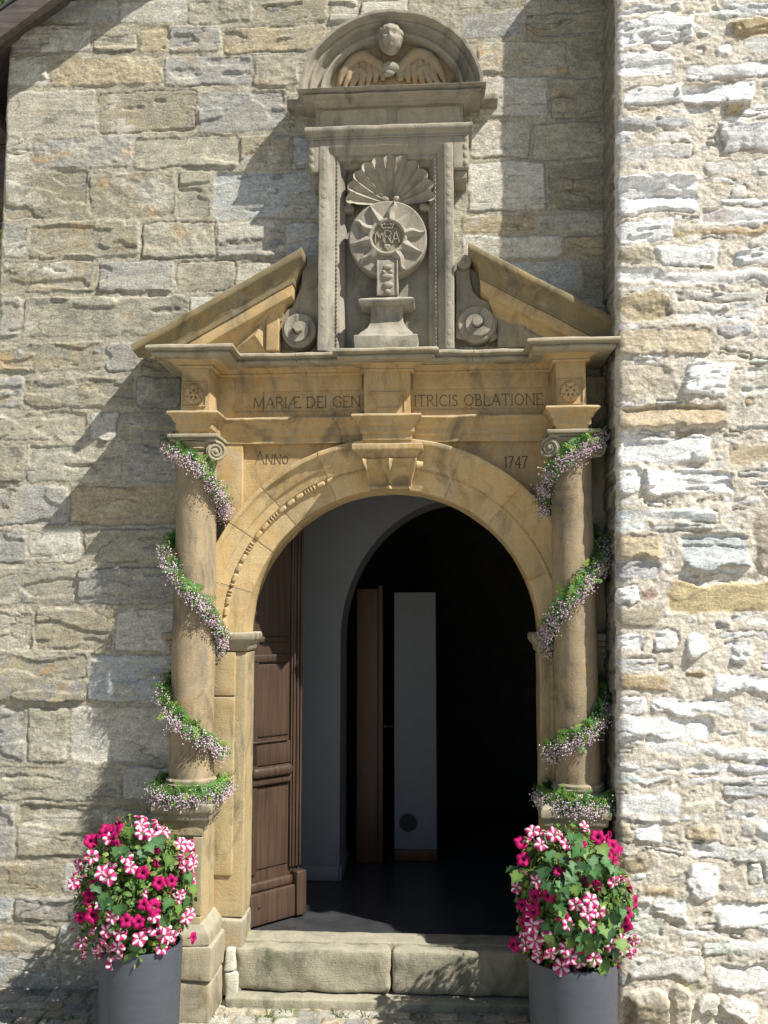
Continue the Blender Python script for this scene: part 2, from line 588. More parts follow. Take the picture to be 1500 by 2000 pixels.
# ------------------------------------------------------------------ stone fields
def stone_field(Xg, Zg, stones, seed, warp=0.005, warpf=9.0, edge=0.010, mort=-0.004, mcol=(0.42, 0.385, 0.29), rock=1.0, mrough=1.0):
    """height and colour over a grid. stones: dict(x0,x1,z0,z1,col,kind,off,round)"""
    H = mort + mrough * (0.0032 * fbm2(Xg * 20, Zg * 26, seed + 3, 4) + 0.0015 * fbm2(Xg * 80, Zg * 80, seed + 4, 2))
    mc = np.array(mcol)
    mt = 1 + 0.16 * fbm2(Xg * 7, Zg * 7, seed + 6, 3)[..., None] + 0.12 * fbm2(Xg * 60, Zg * 60, seed + 8, 3)[..., None]
    C = mc[None, None, :] * mt
    dx = warp * fbm2(Xg * warpf, Zg * warpf, seed + 1, 4); dz = warp * fbm2(Xg * warpf + 40, Zg * warpf, seed + 2, 4)
    Xw = Xg + dx; Zw = Zg + dz
    xs = Xg[0]; zs = Zg[:, 0]
    for k, st in enumerate(stones):
        pad = 0.04
        i0 = max(0, np.searchsorted(xs, st['x0'] - pad)); i1 = np.searchsorted(xs, st['x1'] + pad)
        j0 = max(0, np.searchsorted(zs, st['z0'] - pad)); j1 = np.searchsorted(zs, st['z1'] + pad)
        if i1 - i0 < 2 or j1 - j0 < 2: continue
        x = Xw[j0:j1, i0:i1]; z = Zw[j0:j1, i0:i1]; xr = Xg[j0:j1, i0:i1]; zr = Zg[j0:j1, i0:i1]
        cx = (st['x0'] + st['x1']) / 2; cz = (st['z0'] + st['z1']) / 2; hx = (st['x1'] - st['x0']) / 2; hz = (st['z1'] - st['z0']) / 2
        ro = min(st.get('round', 0.012), hx * 0.9, hz * 0.9)
        th = st.get('tilt', 0.0); 
        xx = (x - cx) * math.cos(th) + (z - cz) * math.sin(th); zz = -(x - cx) * math.sin(th) + (z - cz) * math.cos(th)
        qx = np.abs(xx) - hx + ro; qz = np.abs(zz) - hz + ro
        d = -(np.hypot(np.maximum(qx, 0), np.maximum(qz, 0)) + np.minimum(np.maximum(qx, qz), 0) - ro)
        s2 = seed + 100 + k * 7
        for (cnx, cnz, co) in st.get('cuts', ()):
            d = np.minimum(d, co - (xx * cnx + zz * cnz))
        d = d + st.get('ragged', 0.006) * fbm2(xr * 17, zr * 21, s2 + 9, 4, 0.6)
        kind = st.get('kind', 'slaty')
        u = xr + 0.03 * vn2(xr * 7, zr * 9, s2 + 11); w = zr + 0.018 * vn2(xr * 5, zr * 6, s2 + 12)
        rag = 0.13 * fbm2(xr * 26, zr * 34, s2 + 13, 4, 0.6)
        if kind == 'slaty':
            # split bedding planes: few broad terraces with ragged, mostly level edges
            n = afbm2(u * 1.8, w * 7.0, s2, 3, 0.5) * st.get('steps', 1.9) + (zr - cz) * st.get('lean', 3.0) + rag
            fr = n - np.floor(n)
            terr = np.floor(n) + sstep(0.44, 0.56, fr)
            rel = terr * 0.0105 + 0.0018 * afbm2(u * 8, w * 40, s2 + 1, 3) + 0.0013 * fbm2(xr * 30, zr * 30, s2 + 2, 3)
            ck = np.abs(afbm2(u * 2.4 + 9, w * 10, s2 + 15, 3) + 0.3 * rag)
            rel = rel - 0.006 * (1 - sstep(0.0, 0.035, ck)) * sstep(0.0, 0.3, fbm2(xr * 4, zr * 5, s2 + 16, 2))
        elif kind == 'smooth':
            n = afbm2(u * 1.4, w * 6, s2, 3) * 0.9 + rag * 0.7
            terr = np.floor(n) + sstep(0.42, 0.58, n - np.floor(n))
            rel = terr * 0.006 + 0.0014 * afbm2(u * 8, w * 30, s2 + 1, 3) + 0.003 * fbm2(xr * 5, zr * 6, s2 + 2, 2)
            ck = np.abs(afbm2(u * 1.8 + 9, w * 9, s2 + 15, 3) + 0.3 * rag)
            rel = rel - 0.005 * (1 - sstep(0.0, 0.025, ck)) * sstep(0.1, 0.4, fbm2(xr * 4, zr * 5, s2 + 16, 2))
        elif kind == 'rough':
            rel = 0.008 * fbm2(xr * 22, zr * 28, s2, 5, 0.65) + 0.008 * fbm2(xr * 7, zr * 9, s2 + 1, 3)
        else:  # 'rib': finely split
            n = afbm2(u * 3.0, w * 13, s2, 4, 0.6) * 3.0 + rag * 1.6
            terr = np.floor(n) + sstep(0.40, 0.60, n - np.floor(n))
            rel = terr * 0.0075 + 0.003 * afbm2(u * 9, w * 45, s2 + 1, 3)
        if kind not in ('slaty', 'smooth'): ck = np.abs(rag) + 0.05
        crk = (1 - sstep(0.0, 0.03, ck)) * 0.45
        rel = rel + xx * st.get('tx', 0.0) + zz * st.get('tz', 0.0)
        rel = rel - rel[d > 0].mean() if (d > 0).any() else rel
        pil = st.get('pillow', 0.0) * (1 - np.clip(1 - d / 0.035, 0, 1) ** 2)
        face = st['off'] + rel * rock + pil
        e = edge * (1 + 0.6 * vn2(xr * 25, zr * 25, s2 + 5))
        a = sstep(-0.25 * edge, e, d)
        Hs = H[j0:j1, i0:i1]
        H[j0:j1, i0:i1] = Hs * (1 - a) + face * a - st.get('joint', 0.0) * np.exp(-((d - 0.001) / 0.0035) ** 2) * sstep(-0.25, 0.25, fbm2(xr * 5, zr * 5, s2 + 30, 2))
        # colour
        c = np.array(st['col'])[None, None, :]
        vb = 1 + 0.17 * afbm2(u * 4, w * 17, s2 + 21, 4)[..., None] + 0.10 * fbm2(xr * 40, zr * 40, s2 + 22, 3)[..., None]
        cc = c * vb
        patch = sstep(0.05, 0.35, fbm2(xr * 6, zr * 8, s2 + 23, 4, 0.6))[..., None]
        cc = cc * (1 - patch * st.get('pk', 0.5)) + np.array(st.get('col2', st['col']))[None, None, :] * vb * patch * st.get('pk', 0.5)
        rust = sstep(0.28, 0.5, fbm2(xr * 8 + 50, zr * 12, s2 + 24, 5, 0.65))[..., None] * st.get('rust', 0.0)
        cc = cc * (1 - rust) + np.array((0.42, 0.29, 0.14))[None, None, :] * rust
        lich = sstep(0.10, 0.4, fbm2(xr * 14, zr * 16, s2 + 25, 5, 0.75))[..., None] * st.get('lich', 0.0)
        cc = cc * (1 - lich) + np.array((0.25, 0.25, 0.25))[None, None, :] * lich * st.get('lt', 1.0)
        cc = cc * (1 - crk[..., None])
        pat2 = sstep(0.12, 0.3, fbm2(xr * 4 + 20, zr * 6, s2 + 41, 5, 0.65))[..., None] * st.get('pale', 0.0)
        cc = cc * (1 - pat2) + np.array((0.50, 0.48, 0.41))[None, None, :] * vb * pat2
        ac = sstep(-0.1 * edge, 0.7 * edge, d)[..., None] * st.get('cover', 1.0)
        C[j0:j1, i0:i1] = C[j0:j1, i0:i1] * (1 - ac) + cc * ac
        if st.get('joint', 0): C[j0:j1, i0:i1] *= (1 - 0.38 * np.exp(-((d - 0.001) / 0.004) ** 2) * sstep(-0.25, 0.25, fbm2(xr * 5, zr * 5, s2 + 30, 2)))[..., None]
    return H, np.clip(C, 0.02, 0.9)


def grid_faces(nx, nz, keep=None):
    i = np.arange(nx - 1)[None, :]; j = np.arange(nz - 1)[:, None]
    a = j * nx + i
    F = np.stack([a, a + 1, a + nx + 1, a + nx], -1).reshape(-1, 4)
    if keep is not None:
        k = keep
        m = (k[:-1, :-1] & k[1:, :-1] & k[:-1, 1:] & k[1:, 1:]).ravel()
        F = F[m]
    return F


def compact(V, F, C):
    used = np.zeros(len(V), bool); used[F.ravel()] = True
    mp = np.cumsum(used) - 1
    return V[used], mp[F], C[used]


# ------------------------------------------------------------------ ground
def build_ground():
    # cobbles in front of the church, real relief
    x0, x1, y0, y1, st = -2.6, 2.2, -1.75, 0.10, 0.0085
    xs = np.arange(x0, x1, st); ys = np.arange(y0, y1, st)
    Xg, Yg = np.meshgrid(xs, ys)
    wx = Xg + 0.014 * fbm2(Xg * 6, Yg * 6, 5, 3); wy = Yg + 0.016 * fbm2(Xg * 5 + 9, Yg * 6, 6, 3)
    rh = 0.078
    row = np.floor(wy / rh); fy = wy / rh - row
    cw = 0.105
    off = _h(row, row * 0, row * 0, 9) * 0.5
    cxp = wx / cw + off
    coln = np.floor(cxp); fx = cxp - coln
    # irregular joints
    jit = 0.18 * _h(coln, row, row * 0, 3); jit2 = 0.18 * _h(coln + 1, row, row * 0, 3)
    fx = (fx - jit) / (1 + jit2 - jit)
    inside = (fx > 0) & (fx < 1)
    ex = np.minimum(fx, 1 - fx) * cw; ey = np.minimum(fy, 1 - fy) * rh
    d = np.minimum(ex, ey)
    rr = 0.018
    d = np.where((ex < rr) & (ey < rr), rr - np.hypot(rr - ex, rr - ey), d)
    d = np.where(inside, d, 0)
    a = sstep(0.0005, 0.009, d)
    idn = _h(coln, row, row * 0, 21)
    H = -0.007 + a * (0.007 + 0.004 * idn + 0.004 * fbm2(Xg * 14, Yg * 14, 30, 3)) + 0.002 * fbm2(Xg * 60, Yg * 60, 31, 3)
    base = np.array((0.44, 0.425, 0.37)); warm = np.array((0.42, 0.37, 0.28)); dark = np.array((0.29, 0.29, 0.27))
    t = ((idn + 1) / 2)[..., None]
    C = base * (1 - sstep(0.6, 0.9, t)) + warm * sstep(0.6, 0.9, t)
    C = C * (1 - sstep(0.3, 0.1, t)) + dark * sstep(0.3, 0.1, t)
    C = C * (1 + 0.18 * fbm2(Xg * 30, Yg * 30, 33, 3)[..., None])
    jc = np.array((0.34, 0.31, 0.24)); ms = sstep(0.1, 0.4, fbm2(Xg * 5, Yg * 5, 36, 3))[..., None]
    jc = jc * (1 - ms) + np.array((0.12, 0.15, 0.05)) * ms
    C = jc * (1 - a[..., None]) + C * a[..., None]
    V = np.stack([Xg, Yg, GZ + 0.0 + H + Yg * 0.012], -1).reshape(-1, 3)
    me = np_mesh("cobblestone_pavement", V, grid_faces(len(xs), len(ys)), C.reshape(-1, 3))
    o = link("cobblestone_pavement", me, None, M_COB); tag(o, kind='structure')
    # the wide forecourt to the horizon
    m, nt, b = new_mat("forecourt_paving")
    pos = N(nt, "ShaderNodeNewGeometry").outputs['Position']
    vo = N(nt, "ShaderNodeTexVoronoi", i_Scale=9.0); nt.links.new(pos, vo.inputs['Vector'])
    c = mixc(nt, vo.outputs['Color'], (0.34, 0.33, 0.30), (0.44, 0.42, 0.37))
    c = mixc(nt, mapr(nt, noise_node(nt, pos, 0.6, 4), 0.4, 0.7, 0, 0.6), c, (0.3, 0.29, 0.26))
    nt.links.new(c, b.inputs['Base Color']); b.inputs['Roughness'].default_value = 0.9
    bumps(nt, b, [(vo.outputs['Distance'], 0.4, 0.02)])
    mb = MB()
    s_ = 120
    mb.add([(-s_, -s_, GZ - 0.05), (s_, -s_, GZ - 0.05), (s_, s_, GZ - 0.05), (-s_, s_, GZ - 0.05)], [(0, 1, 2, 3)])
    g = mb.build("ground", m); tag(g, kind='structure')
    # weeds in the joints
    r_ = random.Random(4); mb = MB()
    for (px_, py_, n_) in ((70, 1940, 10), (210, 1945, 18), (20, 1975, 8), (430, 1985, 10), (520, 1984, 14), (660, 1984, 18), (720, 1988, 10), (390, 1975, 8), (560, 1976, 6), (600, 1948, 5), (900, 1975, 10), (820, 1987, 8), (140, 1990, 12), (90, 1993, 8), (1255, 1985, 12), (1310, 1992, 10), (1290, 1960, 8)):
        d = _fw + _rt * (px_ - 750) / FPX - _up * (py_ - 1000) / FPX
        t_ = (GZ + 0.0 - CAMPOS[2]) / d[2]; q = CAMPOS + d * t_
        for k in range(n_):
            bx = q[0] + r_.gauss(0, 0.022); by = min(q[1] + r_.gauss(0, 0.012), -0.03); hh = r_.uniform(0.006, 0.020); a_ = r_.uniform(0, 6.28)
            w_ = 0.004; ex_ = r_.gauss(0, 0.009); ey_ = r_.gauss(0, 0.009)
            g_ = r_.uniform(0.7, 1.3)
            mb.add([(bx - w_ * math.cos(a_), by - w_ * math.sin(a_), GZ - 0.012), (bx + w_ * math.cos(a_), by + w_ * math.sin(a_), GZ - 0.012), (bx + ex_ + w_ * 0.6, by + ey_, GZ + hh * 0.7), (bx + ex_ * 1.6, by + ey_ * 1.6, GZ + hh)], [(0, 1, 2, 3)], (0.10 * g_, 0.17 * g_, 0.035 * g_))
    w = mb.build("grass_tuft", M_LEAF, smooth=False); tag(w, 'small green weeds growing in the joints of the cobbles', 'weeds', kind='stuff')


build_ground()

# ------------------------------------------------------------------ church wall of split squared stone
PAL = [((0.40, 0.36, 0.25), (0.30, 0.28, 0.20)), ((0.315, 0.285, 0.19), (0.36, 0.30, 0.17)), ((0.47, 0.44, 0.34), (0.40, 0.37, 0.27)),
       ((0.33, 0.32, 0.28), (0.40, 0.36, 0.26)), ((0.40, 0.43, 0.42), (0.44, 0.41, 0.31)), ((0.44, 0.36, 0.20), (0.36, 0.32, 0.22)),
       ((0.36, 0.335, 0.235), (0.27, 0.255, 0.19)), ((0.50, 0.48, 0.40), (0.42, 0.40, 0.30))]
ROWS_LEFT = [  # (y0, y1, x joints) in photo pixels, left of the portal; palette index per stone
    (-95, -50, [-5, 120, 330, 480, 700], [0, 2, 6, 0]),
    (-46, -4, [-5, 90, 260, 470, 610], [6, 0, 2, 1]),
    (0, 46, [30, 233, 366, 495, 641, 700, 800], [4, 7, 6, 1, 0, 2]),
    (50, 104, [15, 181, 272, 331, 434, 640], [7, 0, 5, 3, 5]),
    (110, 170, [12, 99, 320, 494, 585], [7, 5, 3, 0]),
    (178, 260, [10, 189, 387, 560, 622], [2, 1, 3, 6]),
    (266, 330, [10, 61, 262, 467, 570, 622], [2, 3, 6, 1, 4]),
    (334, 428, [8, 173, 345, 416, 624], [1, 1, 6, 4]),
    (433, 505, [6, 54, 275, 422, 560, 624], [3, 1, 6, 3, 4]),
    (509, 572, [2, 190, 340, 465, 600], [1, 3, 0, 2]),
    (580, 658, [-2, 44, 372, 520], [3, 6, 7]),
    (668, 728, [-40, 204, 272, 350], [1, 3, 1]),
    (735, 798, [-60, 48, 265, 355], [3, 1, 3]),
    (802, 862, [-80, 175, 232, 360], [6, 7, 6]),
    (868, 944, [-60, 52, 242, 345], [1, 6, 3]),
    (950, 1026, [-90, 136, 345], [3, 5]),
    (1031, 1100, [-60, 55, 160, 345], [3, 7, 0]),
    (1106, 1182, [-50, 150, 345], [6, 3]),
    (1187, 1272, [-70, 66, 224, 345], [0, 1, 7]),
    (1277, 1374, [-60, 168, 345], [1, 4]),
    (1381, 1490, [-70, 50, 135, 342], [3, 6, 7]),
    (1496, 1564, [-70, 240, 342], [6, 7]),
    (1569, 1678, [-70, 30, 300], [3, 1]),
    (1684, 1746, [-90, 126, 300], [1, 7]),
    (1751, 1800, [-60, 27, 165, 380], [4, 3, 6]),
    (1803, 1860, [-90, 113, 250, 380], [0, 4, 6]),
    (1865, 1935, [-70, 115, 210, 380], [4, 2, 6])]
ROWS_RIGHT = [  # right of the niche
    (-95, -40, [800, 960, 1260], [0, 6]), (-36, 20, [890, 945, 1080, 1260], [2, 6, 1]),
    (24, 78, [900, 1025, 1260], [3, 1]), (82, 145, [930, 1110, 1260], [0, 1]), (150, 232, [930, 1073, 1260], [7, 1]),
    (237, 310, [915, 1038, 1260], [2, 0]), (316, 412, [910, 1068, 1260], [7, 1]), (418, 455, [900, 1045, 1260], [5, 6]), (460, 505, [900, 1100, 1260], [7, 5]),
    (510, 565, [930, 1130, 1260], [4, 1]), (570, 650, [930, 1080, 1260], [3, 6]), (656, 800, [1130, 1270], [6])]


def _gr(c, k=0.28, g=1.08):
    l = 0.3 * c[0] + 0.6 * c[1] + 0.1 * c[2]
    return tuple((v * (1 - k) + l * k) * g for v in c)


PAL = [(_gr(a), _gr(b)) for a, b in PAL]


def build_wall():
    stones = []
    r_ = random.Random(11)
    for rows in (ROWS_LEFT, ROWS_RIGHT):
        for (ya, yb, js, pal) in rows:
            for i in range(len(js) - 1):
                xm = (js[i] + js[i + 1]) / 2
                xa, z1 = W(js[i], ya); xb, z0 = W(js[i + 1], yb)
                ztop = Z(600 if xm < 700 else 1050, ya); zbot = Z(600 if xm < 700 else 1050, yb)
                # level courses, follow the photo's course height at this place
                ztop = Z(xm, ya); zbot = Z(xm, yb)
                xa = X(js[i], (ya + yb) / 2); xb = X(js[i + 1], (ya + yb) / 2)
                c, c2 = PAL[pal[i]]
                q = r_.uniform(0.92, 1.08)
                kind = 'smooth' if pal[i] in (2, 4, 7) and r_.random() < 0.45 else ('rough' if r_.random() < 0.12 else 'slaty')
                if rows is ROWS_RIGHT and r_.random() < 0.7: kind = 'smooth'
                gap = r_.uniform(0.004, 0.010)
                stones.append(dict(x0=xa + gap, x1=xb - gap, z0=zbot + r_.uniform(0.002, 0.007), z1=ztop - r_.uniform(0.002, 0.006), col=tuple(v * q for v in c), col2=c2, kind=kind,
                                   off=r_.uniform(0.001, 0.010), pk=r_.uniform(0.3, 1.0), rust=r_.choice([0, 0, 0.2, 0.5, 0.7]) if pal[i] in (0, 1, 3, 6, 5) else r_.choice([0, 0, 0.25]),
                                   lich=r_.choice([0.1, 0.3, 0.6, 0.8]) if pal[i] in (1, 3, 6) else r_.choice([0, 0.1, 0.35]), lean=r_.uniform(-4, 4), round=r_.uniform(0.008, 0.03), tilt=r_.gauss(0, 0.008), joint=r_.choice([0, 0.003, 0.006]), steps=r_.uniform(0.9, 2.2), ragged=0.010, pale=r_.choice([0, 0.3, 0.8]), tx=r_.gauss(0, 0.012), tz=r_.gauss(0, 0.04)))
    # hidden or unseen part behind and beside the portal: plain coursing
    z = 0.0
    while z < 3.3:
        h = r_.uniform(0.15, 0.24); x = -1.05
        while x < 1.3:
            w_ = r_.uniform(0.2, 0.5); c, c2 = r_.choice(PAL)
            stones.insert(0, dict(x0=x, x1=x + w_ - 0.01, z0=z, z1=z + h - 0.01, col=c, col2=c2, kind='smooth', off=0.004))
            x += w_
        z += h
    st = 0.0056
    xs = np.arange(-2.075, 1.30, st); zs = np.arange(-0.02, 5.55, st)
    Xg, Zg = np.meshgrid(xs, zs)
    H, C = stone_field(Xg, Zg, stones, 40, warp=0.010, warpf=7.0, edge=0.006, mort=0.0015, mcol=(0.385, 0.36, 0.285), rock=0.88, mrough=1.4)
    H = np.minimum(H, 0.035) + 0.004 * fbm2(Xg * 2, Zg * 2, 77, 2)
    # dark grey-green patch under the cornice end
    dark_patch = np.exp(-(((Xg - X(320, 760)) / 0.13) ** 2 + ((Zg - Z(320, 770)) / 0.22) ** 2))[..., None] * (0.6 + 0.5 * fbm2(Xg * 9, Zg * 9, 90, 4)[..., None])
    C = C * (1 - np.clip(dark_patch, 0, 0.75)) + np.array((0.12, 0.125, 0.10)) * np.clip(dark_patch, 0, 0.75)
    hole = ((Xg > AX - 0.80) & (Xg < AX + 0.80) & (Zg < AZ + 0.02)) | ((np.hypot(Xg - AX, Zg - AZ) < 0.82))
    # gable: the wall stops under the sloping verge at the top left
    _a = W(0, 98, 0.0); _b = W(134, 0, 0.0)
    rake = Zg - (_a[1] + 0.04 + (Xg - _a[0]) * (_b[1] - _a[1]) / (_b[0] - _a[0]))
    keep = ~hole & (rake < 0.0)
    keep[:, 1:] &= True
    # left corner returns into depth, rough arris
    fall = np.clip((xs[0] + 0.022 - Xg) / 0.022, 0, 1)
    Y = -H + 0.02 * fall ** 2
    Xo = Xg + 0.006 * fbm2(Zg * 8, Zg * 0 + 3, 91, 3) * np.exp(-(Xg - xs[0]) / 0.05)
    V = np.stack([Xo, Y, Zg], -1).reshape(-1, 3)
    F = grid_faces(len(xs), len(zs), keep)
    V, F, C = compact(V, F, C.reshape(-1, 3))
    wall = thing("church_wall", (-0.3, 0.0, 0.0), "grey-brown church wall of split squared stones behind the carved portal", "wall")
    link("stone_facing", np_mesh("stone_facing", V, F, C), wall, M_WALL)
    # left return of the corner + core with the door opening
    mb = MB()
    mb.box(-2.066, -2.02, 0.014, 2.8, -0.02, 4.95, r=0.012, step=0.12, col=(0.36, 0.33, 0.25))
    mb.build("corner_return", M_WALL, wall, amp=0.012, ns=7)
    mb = MB()
    yb = 0.24
    for (x0, x1, z0, z1) in ((-2.05, AX - 0.76, 0, AZ), (AX + 0.76, 2.6, 0, AZ)):
        mb.add([(x0, yb, z0), (x1, yb, z0), (x1, yb, z1), (x0, yb, z1), (x0, 0.045, z0), (x1, 0.045, z0), (x1, 0.045, z1), (x0, 0.045, z1)],
               [(0, 1, 2, 3), (4, 5, 6, 7), (0, 4, 7, 3), (1, 5, 6, 2), (0, 1, 5, 4)], (0.5, 0.5, 0.48))
    arc = [(AX + 0.76 * math.cos(t), AZ + 0.76 * math.sin(t)) for t in np.linspace(0, math.pi, 33)]
    top = [(2.6, AZ), (2.6, 4.9), (-2.05, 4.9), (-2.05, AZ)]
    outl = [top[0], top[1]] + [(x, 4.9) for x in np.linspace(2.0, -1.6, 29)] + [top[2], top[3]]
    for yy in (0.045, yb):
        n = len(arc)
        o2 = outl
        V2 = [(x, yy, z) for x, z in arc] + [(x, yy, z) for x, z in o2]
        mb.add(V2, [(i, i + 1, n + i + 1, n + i) for i in range(n - 1)], (0.5, 0.5, 0.48))
    mb.build("wall_core", M_WALL, wall, smooth=False)
    return wall


CHURCH = build_wall()


# ------------------------------------------------------------------ rubble buttress on the right
def build_buttress():
    q = 0.35
    def edge_x(z): return 0.955 + 0.024 * (z - 0.1)
    stones = []
    r_ = random.Random(5)
    white = (0.80, 0.80, 0.79)
    def cuts(d):
        hx, hz = (d['x1'] - d['x0']) / 2, (d['z1'] - d['z0']) / 2; out = []
        for sx in (-1, 1):
            for sz in (-1, 1):
                if r_.random() < 0.62:
                    a = r_.uniform(0.15, 1.3); nx_, nz_ = sx * math.cos(a), sz * math.sin(a)
                    full = hx * abs(nx_) + hz * abs(nz_)
                    out.append((nx_, nz_, full - r_.uniform(0.02, 0.42) * min(hx, hz)))
        return out
    def px_stone(xa, ya, xb, yb, col, kind='rib', **kw):
        x0 = X(xa, (ya + yb) / 2, q) ; x1 = X(xb, (ya + yb) / 2, q); z1 = Z((xa + xb) / 2, ya, q); z0 = Z((xa + xb) / 2, yb, q)
        m_ = sum(col) / 3 * 1.12; col = tuple(v * 0.72 + m_ * 0.28 for v in col)
        d = dict(x0=x0, x1=x1, z0=z0, z1=z1, col=col, col2=tuple(v * 0.9 for v in col), kind=kind, off=r_.uniform(0.004, 0.015), pk=0.8, rust=r_.choice([0, 0, 0, 0.2]), lt=1.5, lich=r_.choice([0, 0.2, 0.4, 0.6]), round=r_.uniform(0.012, 0.03), pillow=r_.uniform(0.0, 0.005), tilt=r_.gauss(0, 0.03), ragged=0.011, joint=r_.choice([0, 0.004, 0.007]), tx=r_.gauss(0, 0.04), tz=r_.gauss(0, 0.14), steps=r_.uniform(1.6, 3.0))
        d.update(kw); d['cuts'] = cuts(d); stones.append(d)
    special = [
        (1300, 1138, 1640, 1197, (0.64, 0.50, 0.22), 'smooth', dict(rust=0.7, tilt=0.0, pillow=0.004)),
        (1328, 1045, 1455, 1112, (0.50, 0.56, 0.55), 'slaty', dict(tilt=0.01)),
        (1470, 990, 1560, 1120, (0.46, 0.40, 0.30), 'rough', {}),
        (1202, 572, 1305, 628, (0.50, 0.40, 0.22), 'rough', dict(lich=0.3)),
        (1202, 642, 1385, 698, (0.52, 0.43, 0.27), 'rough', dict(lich=0.3)),
        (1202, 716, 1315, 775, (0.53, 0.46, 0.33), 'rough', dict(lich=0.4)),
        (1202, 792, 1415, 840, (0.52, 0.40, 0.22), 'rough', dict(lich=0.4)),
        (1202, 1043, 1292, 1095, (0.52, 0.42, 0.24), 'rough', dict(lich=0.2)),
        (1202, 1185, 1295, 1222, (0.42, 0.36, 0.24), 'slaty', {}),
        (1204, 1315, 1312, 1352, (0.48, 0.36, 0.17), 'rough', {}),
        (1204, 484, 1272, 515, (0.44, 0.38, 0.24), 'rough', {}),
        (1248, 1150, 1282, 1172, (0.46, 0.29, 0.22), 'rough', {}),
        (1338, 1612, 1398, 1640, (0.56, 0.46, 0.27), 'rough', {}),
        (1215, 1668, 1265, 1702, (0.42, 0.34, 0.20), 'rough', {}),
        (1330, 1562, 1400, 1590, (0.74, 0.70, 0.52), 'smooth', {}),
        (1320, 1905, 1378, 1930, (0.62, 0.54, 0.28), 'smooth', {}),
        (1212, 1930, 1300, 2010, (0.36, 0.30, 0.19), 'rough', dict(lich=0.5, off=0.05, round=0.06, pillow=0.03)),
        (1305, 1925, 1345, 2005, (0.50, 0.45, 0.34), 'rough', dict(off=0.03, round=0.05)),
        (1405, 1945, 1475, 1990, (0.62, 0.60, 0.54), 'smooth', dict(off=0.03, round=0.07, tilt=-0.5)),
        (1352, 1938, 1402, 1985, (0.62, 0.58, 0.50), 'slaty', dict(off=0.03, round=0.05)),
        (1205, 852, 1378, 905, white, 'slaty', {}), (1202, 340, 1362, 418, white, 'rib', dict(x=1)),
        (1205, 385, 1362, 418, white, 'smooth', {}), (1203, 428, 1312, 476, white, 'rib', {}), (1278, 480, 1400, 520, white, 'smooth', {}),
        (1204, 528, 1560, 552, white, 'smooth', {}), (1202, 35, 1352, 92, white, 'rib', {}), (1202, 100, 1312, 150, white, 'rib', {}),
        (1210, 168, 1330, 208, white, 'slaty', {}), (1325, 165, 1470, 208, white, 'slaty', {}), (1405, 245, 1540, 295, white, 'slaty', dict(off=0.03)),
        (1330, 704, 1430, 772, white, 'rib', dict(off=0.025)), (1205, 1548, 1325, 1590, white, 'smooth', {}), (1205, 1402, 1390, 1448, white, 'smooth', {}),
        (1202, 912, 1250, 966, white, 'rib', {}), (1252, 915, 1428, 966, white, 'slaty', {}), (1200, 1140, 1245, 1182, white, 'rib', {}),
        (1328, 1232, 1378, 1288, white, 'rough', dict(round=0.05, off=0.02)), (1200, 1236, 1262, 1270, white, 'rib', {}), (1275, 1228, 1318, 1268, white, 'rib', {}),
        (1420, 1250, 1462, 1300, (0.7, 0.7, 0.68), 'rib', {}), (1395, 1318, 1560, 1358, white, 'smooth', {}), (1202, 1360, 1258, 1400, white, 'rib', {}),
        (1265, 1362, 1420, 1396, white, 'slaty', {}), (1340, 1684, 1402, 1760, white, 'rough', dict(round=0.05, off=0.02)), (1395, 1762, 1560, 1815, white, 'slaty', {}),
        (1260, 1455, 1560, 1482, white, 'slaty', {}), (1340, 1488, 1540, 1512, white, 'slaty', {}), (1225, 1868, 1372, 1912, (0.60, 0.58, 0.53), 'slaty', {}), (1385, 1885, 1560, 1935, (0.66, 0.64, 0.60), 'slaty', {})]
    for s_ in special:
        kw = dict(s_[6]); kw.pop('x', None)
        px_stone(*s_[:4], s_[4], s_[5], **kw)
    occ = list(stones)
